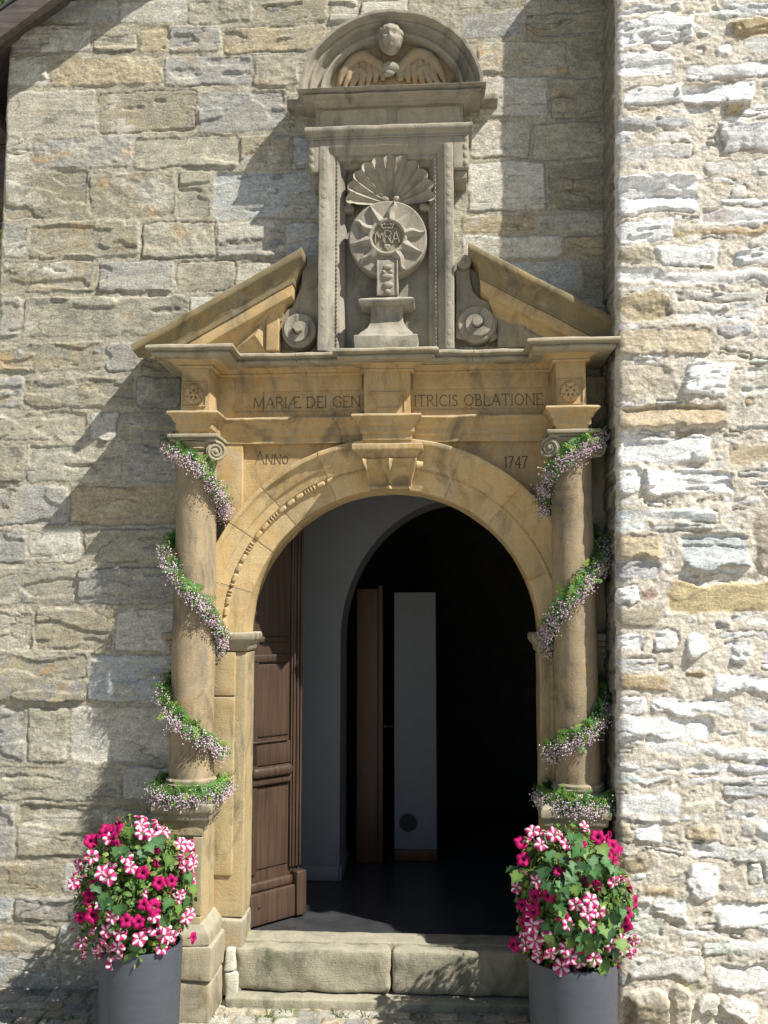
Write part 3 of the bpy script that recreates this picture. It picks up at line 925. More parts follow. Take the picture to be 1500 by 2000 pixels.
    for pas in range(3):
        y = -100
        while y < 2010:
            h = r_.choice(((18, 24, 30, 36, 42), (14, 18, 24, 30), (9, 12, 16))[pas]); x = 1200 + r_.uniform(-4, 6)
            low = y > 1600
            while x < 1830:
                w_ = r_.choice(((50, 80, 110, 150, 190), (30, 50, 80, 120), (16, 24, 36, 60))[pas]) * r_.uniform(0.8, 1.2)
                if low: w_ *= 0.75
                xa, xb, ya, yb = x, x + w_ - r_.uniform(1, 6), y + r_.uniform(0, 2), y + h - r_.uniform(0, 3)
                x0 = X(xa, (ya + yb) / 2, q); x1 = X(xb, (ya + yb) / 2, q); z1 = Z((xa + xb) / 2, ya, q); z0 = Z((xa + xb) / 2, yb, q)
                clash = any(min(x1, o['x1']) - max(x0, o['x0']) > 0.004 and min(z1, o['z1']) - max(z0, o['z0']) > 0.004 for o in occ)
                if not clash and r_.random() < ((0.93, 0.9, 0.75)[pas] * (0.72 if low else 1)):
                    t = r_.random()
                    col = white if t < 0.60 else ((0.66, 0.645, 0.60) if t < 0.78 else ((0.60, 0.54, 0.42) if t < 0.84 else ((0.52, 0.53, 0.53) if t < 0.94 else (0.50, 0.41, 0.26))))
                    v = r_.uniform(0.84, 1.05); col = tuple(min(0.86, a * v) for a in col)
                    sd_ = dict(x0=x0, x1=x1, z0=z0, z1=z1, col=col, col2=tuple(a * r_.uniform(0.75, 0.92) for a in col), kind=r_.choice(['rib', 'rib', 'slaty', 'slaty', 'smooth', 'rough']), off=r_.uniform(0.002, 0.014), pk=0.8, rust=r_.choice([0, 0, 0, 0.2, 0.5]), lich=r_.choice([0, 0.15, 0.35, 0.6]), lt=1.5, round=r_.uniform(0.008, 0.02), pillow=r_.uniform(0.0, 0.003), tilt=r_.gauss(0, 0.035), cover=r_.choice([1, 1, 1, 0.75]), ragged=0.011, joint=r_.choice([0, 0.004, 0.008]), tx=r_.gauss(0, 0.04), tz=r_.gauss(0, 0.12), steps=r_.uniform(1.6, 3.0))
                    sd_['cuts'] = cuts(sd_)
                    stones.append(sd_); occ.append(sd_)
                x += w_
            y += h
    st = 0.0052
    us = np.arange(-q - 0.06, 1.55, st)       # u<0 is the side face running back to the wall
    zs = np.arange(-0.05, 5.5, st)
    Ug, Zg = np.meshgrid(us, zs)
    Xf = edge_x(Zg) + Ug                      # coordinate used by the stones
    # side face gets its own coursing
    z = 0.0
    while z < 5.4:
        h = r_.uniform(0.09, 0.16)
        stones.insert(0, dict(x0=0.3, x1=0.955 + 0.024 * z - 0.02, z0=z, z1=z + h - 0.015, col=(0.5, 0.46, 0.36), col2=(0.4, 0.36, 0.28), kind='slaty', off=0.006))
        z += h
    H, C = stone_field(Xf[:1].repeat(len(zs), 0) * 0 + Xf, Zg, stones, 500, warp=0.020, warpf=11.0, edge=0.014, mort=0.002, mcol=(0.60, 0.50, 0.365), rock=1.15) if False else stone_field_skew(Xf, Zg, stones)
    H = np.clip(H, -0.02, 0.09)
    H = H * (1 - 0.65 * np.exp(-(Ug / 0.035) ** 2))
    side_shade = sstep(-0.01, -0.04, Ug)[..., None]
    C = C * (1 - 0.55 * side_shade)  # shade of the side face, darkened into its stone colour
    rad = 0.03
    ang = np.clip((Ug + rad * 0.785) / (rad * 1.57), 0, 1) * (math.pi / 2)   # 0 = side, pi/2 = front
    nx = -np.cos(ang); ny = -np.sin(ang)
    cu = np.clip(Ug, -rad * 0.785, rad * 0.785)
    arcx = edge_x(Zg) + rad - rad * np.cos(ang) + np.maximum(Ug - rad * 0.785, 0)
    arcy = -(q - rad + rad * np.sin(ang)) + np.maximum(-rad * 0.785 - Ug, 0)
    V = np.stack([arcx + nx * H, arcy + ny * H, Zg], -1).reshape(-1, 3)
    bt = thing("rubble_buttress", (1.5, -0.2, 0.0), "bright white rubble stone buttress with thick beige mortar right of the portal", "buttress")
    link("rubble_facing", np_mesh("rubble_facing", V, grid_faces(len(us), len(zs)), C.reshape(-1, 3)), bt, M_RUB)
    mb = MB()
    mb.box(2.47, 2.52, -q, 0.2, -0.05, 5.45, r=0.01, step=0.3, col=(0.5, 0.45, 0.36))
    mb.box(1.13, 2.5, -q + 0.06, 0.2, -0.05, 5.44, r=0.01, step=0.5, col=(0.5, 0.45, 0.36))
    mb.build("buttress_core", M_RUB, bt)


def stone_field_skew(Xf, Zg, stones):
    """stones given on the leaning face: evaluate on a straight grid and resample row by row"""
    st = 0.0052
    xs = np.arange(Xf.min() - 0.02, Xf.max() + 0.02, st)
    Xs, Zs = np.meshgrid(xs, Zg[:, 0])
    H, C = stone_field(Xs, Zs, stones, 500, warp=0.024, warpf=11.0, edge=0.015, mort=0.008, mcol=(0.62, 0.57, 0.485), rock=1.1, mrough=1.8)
    Ho = np.empty_like(Xf); Co = np.empty(Xf.shape + (3,))
    for j in range(Xf.shape[0]):
        Ho[j] = np.interp(Xf[j], xs, H[j])
        for k in range(3): Co[j, :, k] = np.interp(Xf[j], xs, C[j, :, k])
    return Ho, Co


build_buttress()
exec_after = []


# ------------------------------------------------------------------ vestibule inside
def build_interior():
    mb = MB(); mb.add([(-2.0, 0.0, FZ), (2.4, 0.0, FZ), (2.4, 3.2, FZ), (-2.0, 3.2, FZ)], [(0, 1, 2, 3)])
    tag(mb.build("interior_floor", M_SLATE), kind='structure')
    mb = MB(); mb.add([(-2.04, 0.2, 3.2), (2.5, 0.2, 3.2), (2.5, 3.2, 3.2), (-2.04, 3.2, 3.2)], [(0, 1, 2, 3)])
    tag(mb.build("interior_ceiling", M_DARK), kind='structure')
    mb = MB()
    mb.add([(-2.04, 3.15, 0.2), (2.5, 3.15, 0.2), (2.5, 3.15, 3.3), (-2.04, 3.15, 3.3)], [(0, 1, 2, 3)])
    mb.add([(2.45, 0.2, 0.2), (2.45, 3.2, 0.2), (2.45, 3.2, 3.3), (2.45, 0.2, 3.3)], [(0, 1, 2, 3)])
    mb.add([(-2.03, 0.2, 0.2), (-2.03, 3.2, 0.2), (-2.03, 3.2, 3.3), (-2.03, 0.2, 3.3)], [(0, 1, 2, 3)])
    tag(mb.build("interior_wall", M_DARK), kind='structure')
    # plastered inner wall with its own arch
    y0, y1 = 1.03, 1.40
    cx, rx, rz, zs = 0.352, 0.742, 0.84, 1.70
    arc = [(cx - rx, FZ)] + [(cx - rx * math.cos(t), zs + rz * math.sin(t)) for t in np.linspace(0, math.pi, 49)] + [(cx + rx, FZ)]
    n = len(arc)
    outer = [(-2.02, FZ)] + [(x, 3.19) if True else 0 for x in np.linspace(-2.02, 2.44, n - 2)] + [(2.44, FZ)]
    t_ = thing("plastered_wall", (-0.8, 1.03, FZ), "white plastered inner wall with a round arch inside the dark doorway", "wall")
    mb = MB()
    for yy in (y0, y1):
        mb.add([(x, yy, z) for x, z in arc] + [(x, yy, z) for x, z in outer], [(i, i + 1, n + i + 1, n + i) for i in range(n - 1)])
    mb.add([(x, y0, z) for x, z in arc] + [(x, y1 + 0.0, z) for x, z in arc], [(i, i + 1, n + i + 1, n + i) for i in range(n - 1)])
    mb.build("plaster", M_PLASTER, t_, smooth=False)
    mb = MB(); mb.box(-2.0, cx - rx - 0.002, y0 - 0.014, y0 - 0.002, FZ + 0.002, FZ + 0.085, r=0.003, step=0.5)
    mb.box(cx - rx + 0.002, cx - rx + 0.012, y0 - 0.013, y1, FZ + 0.002, FZ + 0.085, r=0.003, step=0.5)
    mb.build("skirting", M_SKIRT, t_)
    # partition with the round vent
    ya = 1.50
    x0, x1 = X(770, 1400, -ya), X(852, 1400, -ya); zt = Z(815, 1157, -ya)
    p_ = thing("partition_wall", ((x0 + x1) / 2, ya, FZ), "narrow white partition panel standing behind the inner arch", "partition")
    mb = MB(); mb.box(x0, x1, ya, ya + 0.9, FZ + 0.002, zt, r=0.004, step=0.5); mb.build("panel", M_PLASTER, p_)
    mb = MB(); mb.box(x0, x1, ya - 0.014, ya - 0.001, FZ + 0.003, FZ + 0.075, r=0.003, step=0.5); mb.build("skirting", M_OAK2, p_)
    vx, vz = W(797, 1606, -ya)
    v_ = thing("wall_vent", (vx, ya, vz), "round black vent grille low on the white partition panel", "vent")
    mb = MB(); mb.cyl((vx, ya - 0.001, vz), (vx, ya - 0.012, vz), 0.062, 0.058, 36); mb.build("rim", M_SKIRT, v_)
    mb = MB()
    mb.cyl((vx, ya - 0.0125, vz), (vx, ya - 0.018, vz), 0.055, 0.054, 36)
    for k in range(-4, 5):
        hw = math.sqrt(max(0.0001, 0.05 ** 2 - (k * 0.011) ** 2))
        mb.box(vx - hw, vx + hw, ya - 0.024, ya - 0.0185, vz + k * 0.011 - 0.003, vz + k * 0.011 + 0.003, r=0.001, step=0.2)
    mb.build("grille", M_VENT, v_)
    # orange wooden door leaf, standing ajar, with a dark glass leaf beside it
    ys = 1.42
    xa, xb, xc = X(696, 1450, -ys), X(738, 1450, -ys), X(748, 1450, -ys); zt2 = Z(720, 1150, -ys)
    d_ = thing("inner_door", (xa, ys, FZ), "tall orange-brown wooden door post and leaf inside the dark vestibule", "door")
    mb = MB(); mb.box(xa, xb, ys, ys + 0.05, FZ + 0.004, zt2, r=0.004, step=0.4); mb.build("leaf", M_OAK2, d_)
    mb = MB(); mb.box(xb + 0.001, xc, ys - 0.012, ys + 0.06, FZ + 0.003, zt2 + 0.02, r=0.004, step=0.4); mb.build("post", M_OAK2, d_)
    mb = MB()
    hx, hz = W(752, 1418, -ys + 0.02); mb.cyl((hx, ys + 0.02, hz), (hx, ys - 0.04, hz), 0.009, 0.009, 12)
    mb.cyl((hx, ys - 0.036, hz), (hx + 0.05, ys - 0.04, hz), 0.007, 0.006, 12); mb.build("handle", M_IRON, d_)


build_interior()


# ------------------------------------------------------------------ the portal
PORTAL = thing("stone_portal", (AX, -0.1, GZ), "ochre sandstone church portal with round arch, two columns and a broken pediment", "portal")


def arc_pt(r_, t, y): return (AX + r_ * math.cos(t), y, AZ + r_ * math.sin(t))


def build_portal():
    P0 = PORTAL
    # --- jambs (plinth, shaft with sunk margin), imposts, arch
    jl, jr = X(478, 1500, 0.05), X(1057, 1500, 0.05)
    zi1 = Z(470, 1236, 0.08); zi0 = Z(470, 1272, 0.07)
    for sgn, xin in ((-1, jl), (1, jr)):
        xo = xin + sgn * 0.16
        xa, xb = sorted((xin, xo))
        mb = MB()
        mb.box(xa, xb, -0.050, 0.15, 0.43, zi0 - 0.002, r=0.006)
        xm = xin + sgn * 0.052; a_, b_ = sorted((xm, xo))
        mb.box(a_, b_, -0.062, -0.045, 0.62, zi0 - 0.22, r=0.006)
        mb.box(a_, b_, -0.060, -0.045, zi0 - 0.212, zi0 - 0.004, r=0.005)
        mb.build("jamb", M_BUFF, P0, amp=0.0025)
        mb = MB()
        a_, b_ = sorted((xin - sgn * 0.006, xo))
        mb.box(a_, b_, -0.075, 0.15, GZ + 0.01, 0.425, r=0.012)
        mb.build("jamb_plinth", M_GREYW, P0, amp=0.006)
        # impost moulding returning into the reveal
        pr = [(0.0, zi0), (0.006, zi0), (0.012, zi0 + 0.012), (0.014, zi0 + 0.03), (0.034, zi0 + 0.052), (0.038, zi0 + 0.062), (0.038, zi1 - 0.004), (0.03, zi1 + 0.002), (0.0, zi1 + 0.003)]
        mb = MB()
        path = [(xo, -0.052), (xin, -0.052), (xin, 0.145)] if sgn < 0 else [(xin, 0.145), (xin, -0.052), (xo, -0.052)]
        sweep(mb, path, pr, back=None, ch=0.003)
        a_, b_ = sorted((xin - sgn * -0.001, xo)); mb.box(a_, b_, -0.048, 0.145, zi0 + 0.001, zi1, r=0.002, step=0.1)
        mb.build("impost", M_GREYW, P0, amp=0.003)
    # outer pilaster strips behind the columns with their own bit of impost
    mb = MB()
    mb.box(jr + 0.10, 1.06, -0.055, 0.02, 0.3, 3.0, r=0.005, step=0.08)
    mb.build("pilaster", M_GREYW, P0, amp=0.004)
    for (a_, b_) in ((X(316, 1240, 0.08), X(345, 1240, 0.08)), (X(1150, 1245, 0.1), 1.04)):
        mb = MB()
        for (o, z0_, z1_) in ((0.10, zi0 + 0.055, zi1), (0.085, zi0 + 0.03, zi0 + 0.053), (0.07, zi0, zi0 + 0.028)):
            mb.box(a_ + (0.10 - o), b_, -o, -0.02, z0_, z1_, r=0.005)
        mb.build("impost", M_GREYW, P0, amp=0.003)
    # --- arch ring
    mb = MB()
    prof = [(ROUT, 0.02), (ROUT, 0.128), (ROUT - 0.022, 0.128), (ROUT - 0.03, 0.112), (ROUT - 0.055, 0.096), (ROUT - 0.085, 0.088), (ROUT - 0.09, 0.074), (ROUT - 0.128, 0.070),
            (ROUT - 0.132, 0.058), (ROUT - 0.142, 0.062), (ROUT - 0.152, 0.058), (ROUT - 0.156, 0.050), (RIN + 0.004, 0.046), (RIN, 0.042), (RIN, -0.16)]
    prof = chamfer(prof, 0.003)
    T = list(np.linspace(0.0, math.pi, 150)); J = []
    jang = [R(a) for a in (22, 49, 68.5, 112, 131, 145, 163)]
    ts = [(t, False) for t in T]
    for a in jang: ts += [(a - 0.0042, False), (a - 0.0032, True), (a + 0.0032, True), (a + 0.0042, False)]
    ts.sort()
    V = []; F = []; C = []; m = len(prof)
    for t, jf in ts:
        kk = int(np.searchsorted(jang, t)); off = 0.0025 * math.sin(kk * 7.3); tone = 1.0 + 0.10 * math.sin(kk * 4.1 + 1)
        for r_, p in prof:
            V.append(arc_pt(r_, t, -(p + off - (0.005 if jf and p > 0 else 0)))); C.append((1.25, 1.3, 1.5) if jf else (tone, tone, tone))
    for i in range(len(ts) - 1):
        for j in range(m - 1):
            F.append((i * m + j, (i + 1) * m + j, (i + 1) * m + j + 1, i * m + j + 1))
    mb.add(V, F, C)
    arch = mb.build("arch_ring", M_ARCH, P0, amp=0.003, ns=8)
    # bead and reel carved along the inner moulding
    mb = MB(); rb = ROUT - 0.142; t = R(4); k = 0
    while t < R(176):
        if not R(82) < t < R(97) and min(abs(t - a) for a in jang) > 0.012:
            long_ = (k % 7) >= 4
            dt = 0.052 if long_ else 0.010
            worn = 1.0 if t > R(106) else 0.45
            pts = [Vector(arc_pt(rb, t + dt * s_, -(0.062))) for s_ in (0, 0.15, 0.5, 0.85, 1)]
            rr = 0.0125 * worn
            mb.tube(pts, [rr * 0.4, rr * 0.95, rr * 1.05, rr * 0.95, rr * 0.4], 8)
            t += dt + (0.010 if not long_ else 0.013)
        else: t += 0.02
        k += 1
    mb.build("bead_moulding", M_ARCH, P0)
    # --- spandrel wall with sunk panels
    zt = Z(600, 866, 0.06)
    for sgn in (-1, 1):
        mb = MB()
        xo = -0.86 if sgn < 0 else 0.80
        th = np.linspace(math.pi / 2, math.pi if sgn < 0 else 0.0, 40)
        arc = [(AX + (ROUT - 0.012) * math.cos(t), AZ + (ROUT - 0.012) * math.sin(t)) for t in th]
        arc = [(x, z) for x, z in arc if (x - xo) * sgn < 0]
        V = []; F = []
        for i, (x, z) in enumerate(arc): V += [(x, -0.052, z), (x, -0.052, max(z + 0.001, zt))]
        F = [(2 * i, 2 * i + 2, 2 * i + 3, 2 * i + 1) for i in range(len(arc) - 1)]
        mb.add(V, F)
        # closing strip at the far side
        xe, ze = arc[-1]
        mb.add([(xe, -0.052, AZ), (xo, -0.052, AZ), (xo, -0.052, zt), (xe, -0.052, zt)], [(0, 1, 2, 3)])
        mb.build("spandrel", M_OCH, P0, smooth=False)
        # frame stiles and rail round the sunk panel
        mb = MB()
        if sgn < 0:
            xa, xb = X(440, 950, 0.07), X(474, 950, 0.07)
            mb.box(xa - 0.06, xb, -0.082, -0.045, 2.30, zt + 0.01, r=0.005)
        else:
            xa, xb = X(1052, 950, 0.07), X(1082, 950, 0.07)
            mb.box(xa, xb + 0.06, -0.078, -0.045, 2.28, zt + 0.01, r=0.005)
        mb.build("panel_frame", M_OCH, P0, amp=0.003)
    # --- entablature: one plan path with forward breaks over columns and keystone
    fbl, fbr = X(352, 770, 0.27), X(410, 770, 0.27)
    fcl, fcr = X(709, 770, 0.15), X(803, 770, 0.15)
    frl, frr = X(1085, 770, 0.27), X(1147, 770, 0.27)
    pb, pm, pc = 0.265, 0.085, 0.145
    path = [(fbl, 0.0), (fbl, -pb), (fbr, -pb), (fbr, -pm), (fcl, -pm), (fcl, -pc), (fcr, -pc), (fcr, -pm), (frl, -pm), (frl, -pb), (frr, -pb), (frr, 0.0)]
    joints = [X(600, 770, pm), X(668, 770, pm), X(912, 770, pm)]
    # architrave
    za0, za1 = Z(560, 866, 0.09), Z(560, 816, 0.11)
    prA = [(0.0, za0), (0.002, za0), (0.002, za0 + 0.034), (0.014, za0 + 0.036), (0.014, za0 + 0.072), (0.026, za0 + 0.075), (0.028, za0 + 0.09), (0.046, za0 + 0.104), (0.052, za0 + 0.11), (0.052, za1 - 0.006), (0.044, za1), (0.0, za1)]
    mb = MB(); sweep(mb, path, prA, back=0.02, joints=[X(668, 840, pm)], jcol=(1.0, 1.0, 1.1)); mb.build("architrave", M_OCH, P0, amp=0.0035, ns=10)
    # frieze
    zf0, zf1 = za1, Z(560, 735, 0.09)
    mb = MB(); sweep(mb, path, [(-0.004, zf0 - 0.004), (-0.004, zf1 + 0.004)], back=0.02, joints=[X(515, 780, pm)], jcol=(0.8, 0.85, 0.95)); mb.build("frieze", M_OCH, P0, amp=0.002)
    # raised inscription fillets
    mb = MB()
    for (xa, xb) in ((X(460, 780, pm), X(707, 780, pm)), (X(806, 780, pm), X(1072, 780, pm))):
        zt_, zb_ = Z(600, 770 - 5, pm), Z(600, 803, pm)
        mb.box(xa, xb, -pm - 0.0035, -pm + 0.006, zt_ + 0.004, zf1 + 0.003, r=0.002, step=0.05)
        mb.box(xa, xb, -pm - 0.0035, -pm + 0.006, zf0 - 0.003, zb_ - 0.002, r=0.002, step=0.05)
    mb.build("inscription_band", M_OCH, P0, amp=0.0012)
    # cornice: bed mouldings (ochre) then weathered corona
    zc1 = Z(560, 688, 0.22)
    hcor = zc1 - zf1
    prB = [(0.0, zf1), (0.004, zf1), (0.014, zf1 + 0.005), (0.014, zf1 + hcor * 0.15), (0.008, zf1 + hcor * 0.18), (0.026, zf1 + hcor * 0.30), (0.044, zf1 + hcor * 0.37), (0.058, zf1 + hcor * 0.41), (0.0, zf1 + hcor * 0.41)]
    mb = MB(); sweep(mb, path, prB, back=0.02, joints=[X(600, 720, pm), X(912, 720, pm)], jcol=(0.9, 0.9, 1.0)); mb.build("bed_moulding", M_OCH, P0, amp=0.003)
    k = zf1 + hcor * 0.40
    hC = zc1 - k
    prC = [(0.0, k), (0.106, k), (0.116, k + 0.005), (0.116, k + hC * 0.38), (0.107, k + hC * 0.42), (0.108, k + hC * 0.49), (0.122, k + hC * 0.55), (0.137, k + hC * 0.58), (0.136, zc1 - 0.005), (0.126, zc1), (0.0, zc1 + 0.004)]
    mb = MB(); sweep(mb, path, prC, back=0.02, joints=[X(588, 690, 0.2), X(914, 690, 0.2)], jcol=(1.3, 1.3, 1.35)); mb.build("cornice", M_GREYW, P0, amp=0.0045, ns=11)
    # rosettes on the frieze blocks
    for (px_, py_) in ((379, 770), (1114, 765)):
        cx, cz = W(px_, py_, pb)
        mb = MB()
        h_ = 0.058
        pts = [(cx - h_, cz - h_), (cx + h_, cz - h_), (cx + h_, cz + h_), (cx - h_, cz + h_)]
        for i in range(5):
            a = math.pi / 2 + i * 2 * math.pi / 5
            for da in (-0.22, 0.22):
                mb.ball((cx + 0.032 * math.cos(a + da), -pb - 0.001, cz + 0.035 * math.sin(a + da)), (0.0135, 0.009, 0.0145), 8)
            mb.ball((cx + 0.019 * math.cos(a + 0.6), -pb - 0.004, cz + 0.020 * math.sin(a + 0.6)), (0.009, 0.009, 0.010), 6)
            mb.ball((cx + 0.042 * math.cos(a + 0.63), -pb + 0.001, cz + 0.045 * math.sin(a + 0.63)), (0.007, 0.006, 0.008), 6)
        mb.ball((cx, -pb - 0.005, cz), (0.014, 0.010, 0.015), 8)
        for i in range(4):
            a0 = Vector(pts[i]); a1 = Vector(pts[(i + 1) % 4])
            mb.tube([(a0.x, -pb - 0.001, a0.y), (a1.x, -pb - 0.001, a1.y)], 0.003, 6)
        mb.build("rosette", M_OCH, P0, amp=0.002)
    # sunk trapezoid panel on the centre block
    cx0, cx1 = X(722, 770, pc), X(790, 770, pc); zt_, zb_ = Z(755, 766, pc), Z(755, 797, pc)
    mb = MB()
    for a0, a1 in (((cx0, zt_), (cx1, zt_)), ((cx1, zt_), (cx1, zb_ - 0.01)), ((cx0, zt_), (cx0 + 0.04, zb_)), ((cx0 + 0.04, zb_), (cx1 - 0.03, zb_)), ((cx1 - 0.03, zb_), (cx1, zt_))):
        mb.tube([(a0[0], -pc + 0.001, a0[1]), (a1[0], -pc + 0.001, a1[1])], 0.004, 6)
    mb.build("centre_panel", M_OCH, P0)
    # --- keystone console
    ks = MB()
    zk1, zk0 = Z(755, 866, 0.2), Z(755, 893, 0.18)
    kl, kr = X(688, 870, 0.2), X(826, 870, 0.2)
    prK = [(0.0, zk0 - 0.01), (0.02, zk0 - 0.008), (0.030, zk0 + 0.002), (0.036, zk0 + 0.018), (0.052, zk0 + 0.030), (0.058, zk0 + 0.034), (0.058, zk1), (0.0, zk1 + 0.002)]
    sweep(ks, [(kl + 0.058, 0.0), (kl + 0.058, -0.15), (kr - 0.058, -0.15), (kr - 0.058, 0.0)], prK, back=0.0)
    ks.build("keystone_cap", M_OCH, P0, amp=0.003)
    ks = MB()
    zb = Z(760, 955, 0.12)
    x0t, x1t = X(708, 900, 0.17), X(815, 900, 0.17); x0b, x1b = X(722, 950, 0.12), X(800, 950, 0.12)
    nu, nv = 41, 26; V = []; F = []
    ztop = zk0 - 0.008
    for j in range(nv):
        v = j / (nv - 1); z = ztop + (zb - ztop) * v
        xa = x0t + (x0b - x0t) * v ** 0.8; xb = x1t + (x1b - x1t) * v ** 0.8
        base = 0.190 + 0.012 * math.sin(min(1, v / 0.5) * math.pi) - 0.080 * sstep(0.0, 0.75, np.array(v)) + 0.028 * sstep(0.82, 0.9, np.array(v))
        for i in range(nu):
            u = i / (nu - 1)
            e = min(u, 1 - u)
            flute = 0.050 * abs(math.sin(math.pi * (u * 2))) ** 0.8 * min(1, v / 0.16) if 0.04 < u < 0.96 else 0.0
            rib = 0.018 * math.exp(-((u - 0.5) / 0.045) ** 2) + 0.014 * math.exp(-((e) / 0.05) ** 2)
            V.append((xa + (xb - xa) * u, -(float(base) - flute * (1 - 0.55 * v) + rib * (v < 0.84)), z))
    F = [(j * nu + i, j * nu + i + 1, (j + 1) * nu + i + 1, (j + 1) * nu + i) for j in range(nv - 1) for i in range(nu - 1)]
    b0 = len(V)
    for j in range(nv):  # sides back to the arch
        V.append((V[j * nu][0], -0.03, V[j * nu][2])); V.append((V[j * nu + nu - 1][0], -0.03, V[j * nu][2]))
    for j in range(nv - 1):
        F.append((j * nu, (j + 1) * nu, b0 + 2 * (j + 1), b0 + 2 * j)); F.append((j * nu + nu - 1, b0 + 2 * j + 1, b0 + 2 * j + 3, (j + 1) * nu + nu - 1))
    bot = [(nv - 1) * nu + i for i in range(nu)]
    F.append(tuple(bot) + (b0 + 2 * (nv - 1) + 1, b0 + 2 * (nv - 1)))
    ks.add(V, F)
    ks.cyl((x1t - 0.002, -0.17, ztop - 0.03), (x1t + 0.028, -0.17, ztop - 0.03), 0.02, 0.016, 14)
    ks.build("keystone", M_ARCH, P0, amp=0.002, sharp=60)


build_portal()


# ------------------------------------------------------------------ columns
PCOL = 0.165
CXL = X(379, 1250, PCOL); CXR = X(1123, 1250, PCOL)


def column(cx, sgn):
    zb = Z(370, 1528, 0.2); ztop = Z(385, 872, 0.2)
    rb, rt = 0.102, 0.0925
    prof = []
    for i in range(60):
        t = i / 59; z = zb + 0.02 + (ztop - 0.03 - zb - 0.02) * t
        r_ = rb + (rt - rb) * max(0, (t - 0.2) / 0.8) ** 1.25
        prof.append((r_, z))
    prof = [(rb + 0.014, zb - 0.001), (rb + 0.014, zb + 0.012), (rb + 0.004, zb + 0.02)] + prof + [(rt + 0.008, ztop - 0.026), (rt + 0.012, ztop - 0.018), (rt + 0.008, ztop - 0.01), (rt + 0.012, ztop - 0.006), (rt + 0.02, ztop + 0.01)]
    mb = MB(); mb.lathe(cx, -PCOL, prof, 64)
    col = mb.build("column", M_COLM, PORTAL, amp=0.004, ns=6)
    # base: torus and plinth block
    mb = MB()
    zc1 = Z(350, 1568, 0.30)
    hb = (zb - zc1 - 0.022) / 0.105
    bp = [(0.115, 0.105), (0.128, 0.10), (0.136, 0.085), (0.138, 0.07), (0.134, 0.056), (0.124, 0.045), (0.114, 0.038), (0.112, 0.026), (0.120, 0.016), (0.122, 0.008), (0.116, 0)]
    bp = [(a, zb - b * hb) for a, b in bp]
    mb.lathe(cx, -PCOL, bp, 48)
    base = mb.build("column_base", M_GREYW, PORTAL, amp=0.003)
    # Ionic capital
    mb = MB(); zt = Z(385, 848, 0.25)
    mb.lathe(cx, -PCOL, [(rt + 0.004, ztop - 0.004), (rt + 0.02, ztop + 0.004), (rt + 0.028, ztop + 0.016), (rt + 0.024, zt - 0.04)], 40)
    mb.box(cx - 0.122, cx + 0.122, -PCOL - 0.112, -PCOL + 0.11, zt - 0.020, zt - 0.001, r=0.005)
    mb.box(cx - 0.112, cx + 0.112, -PCOL - 0.100, -PCOL + 0.10, zt - 0.040, zt - 0.0205, r=0.006)
    mb.box(cx - 0.10, cx + 0.10, -PCOL - 0.088, -PCOL + 0.09, zt - 0.075, zt - 0.0405, r=0.01)
    cap = mb.build("capital", M_GREYW, PORTAL, amp=0.003)
    for s_ in (-1, 1):
        mb = MB()
        vx = cx + s_ * 0.108; vz = zt - 0.086; r0 = 0.047
        ax = Vector((s_ * 0.42, -0.9, 0)).normalized()          # volutes turn outwards at the corners
        fr = Vector((vx, -PCOL - 0.083, vz)); side = Vector((0, 0, 1)).cross(ax).normalized()
        mb.cyl(fr, fr - ax * 0.15, r0 * 0.97, r0 * 0.80, 24)
        pts = []; rad = []
        for i in range(60):
            t = i / 59; a = math.pi * 0.5 + s_ * (-1) * t * 2 * math.pi * 2.1; rr = r0 * (1 - 0.78 * t)
            pts.append(fr + side * (math.cos(a) * rr) + Vector((0, 0, 1)) * (math.sin(a) * rr) + ax * 0.004 * t); rad.append(0.0085 * (1 - 0.45 * t))
        mb.tube(pts, rad, 7)
        mb.ball(tuple(fr + ax * 0.004), (0.011, 0.011, 0.011), 7)
        vol = mb.build("volute", M_GREYW, cap, amp=0.0015)
        vol.matrix_parent_inverse = cap.matrix_basis.inverted()
    # pedestal
    px0, px1 = (X(318, 1700, 0.27), X(404, 1700, 0.27)) if sgn < 0 else (cx - 0.135, cx + 0.125)
    if sgn < 0:
        c0, c1 = X(290, 1580, 0.33), X(407, 1580, 0.33)
    else:
        c0, c1 = X(1054, 1600, 0.33), min(X(1188, 1600, 0.33), 0.955)
    zc1, zc0 = Z(350, 1568, 0.30), Z(350, 1606, 0.31)
    px0, px1 = c0 + 0.055, c1 - 0.035 if sgn < 0 else c1 - 0.03
    mb = MB()
    mb.box(px0, px1, -0.275, 0.01, 0.41, zc0 + 0.001, r=0.006)
    # sunk panel frame on the die
    fr_ = 0.045
    for (a, b, c, d) in ((px0 + 0.001, px1 - 0.001, zc0 - 0.065, zc0 - 0.002), (px0 + 0.001, px1 - 0.001, 0.415, 0.50), (px0 + 0.001, px0 + fr_, 0.505, zc0 - 0.07), (px1 - fr_, px1 - 0.001, 0.505, zc0 - 0.07)):
        mb.box(a, b, -0.287, -0.27, c, d, r=0.004)
    ped = mb.build("pedestal", M_BUFF, PORTAL, amp=0.003)
    mb = MB()
    h_ = zc1 - zc0
    pr = [(0.0, zc0 - 0.045), (0.003, zc0 - 0.045), (0.008, zc0 - 0.02), (0.012, zc0 - 0.002), (0.030, zc0 + 0.002), (0.034, zc0 + 0.012), (0.034, zc0 + h_ * 0.38), (0.040, zc0 + h_ * 0.42), (0.046, zc0 + h_ * 0.5), (0.046, zc0 + h_ * 0.86), (0.036, zc1), (-0.05, zc1 + 0.03)]
    sweep(mb, [(px0, 0.0), (px0, -0.275), (px1, -0.275), (px1, 0.0)], pr, back=0.0)
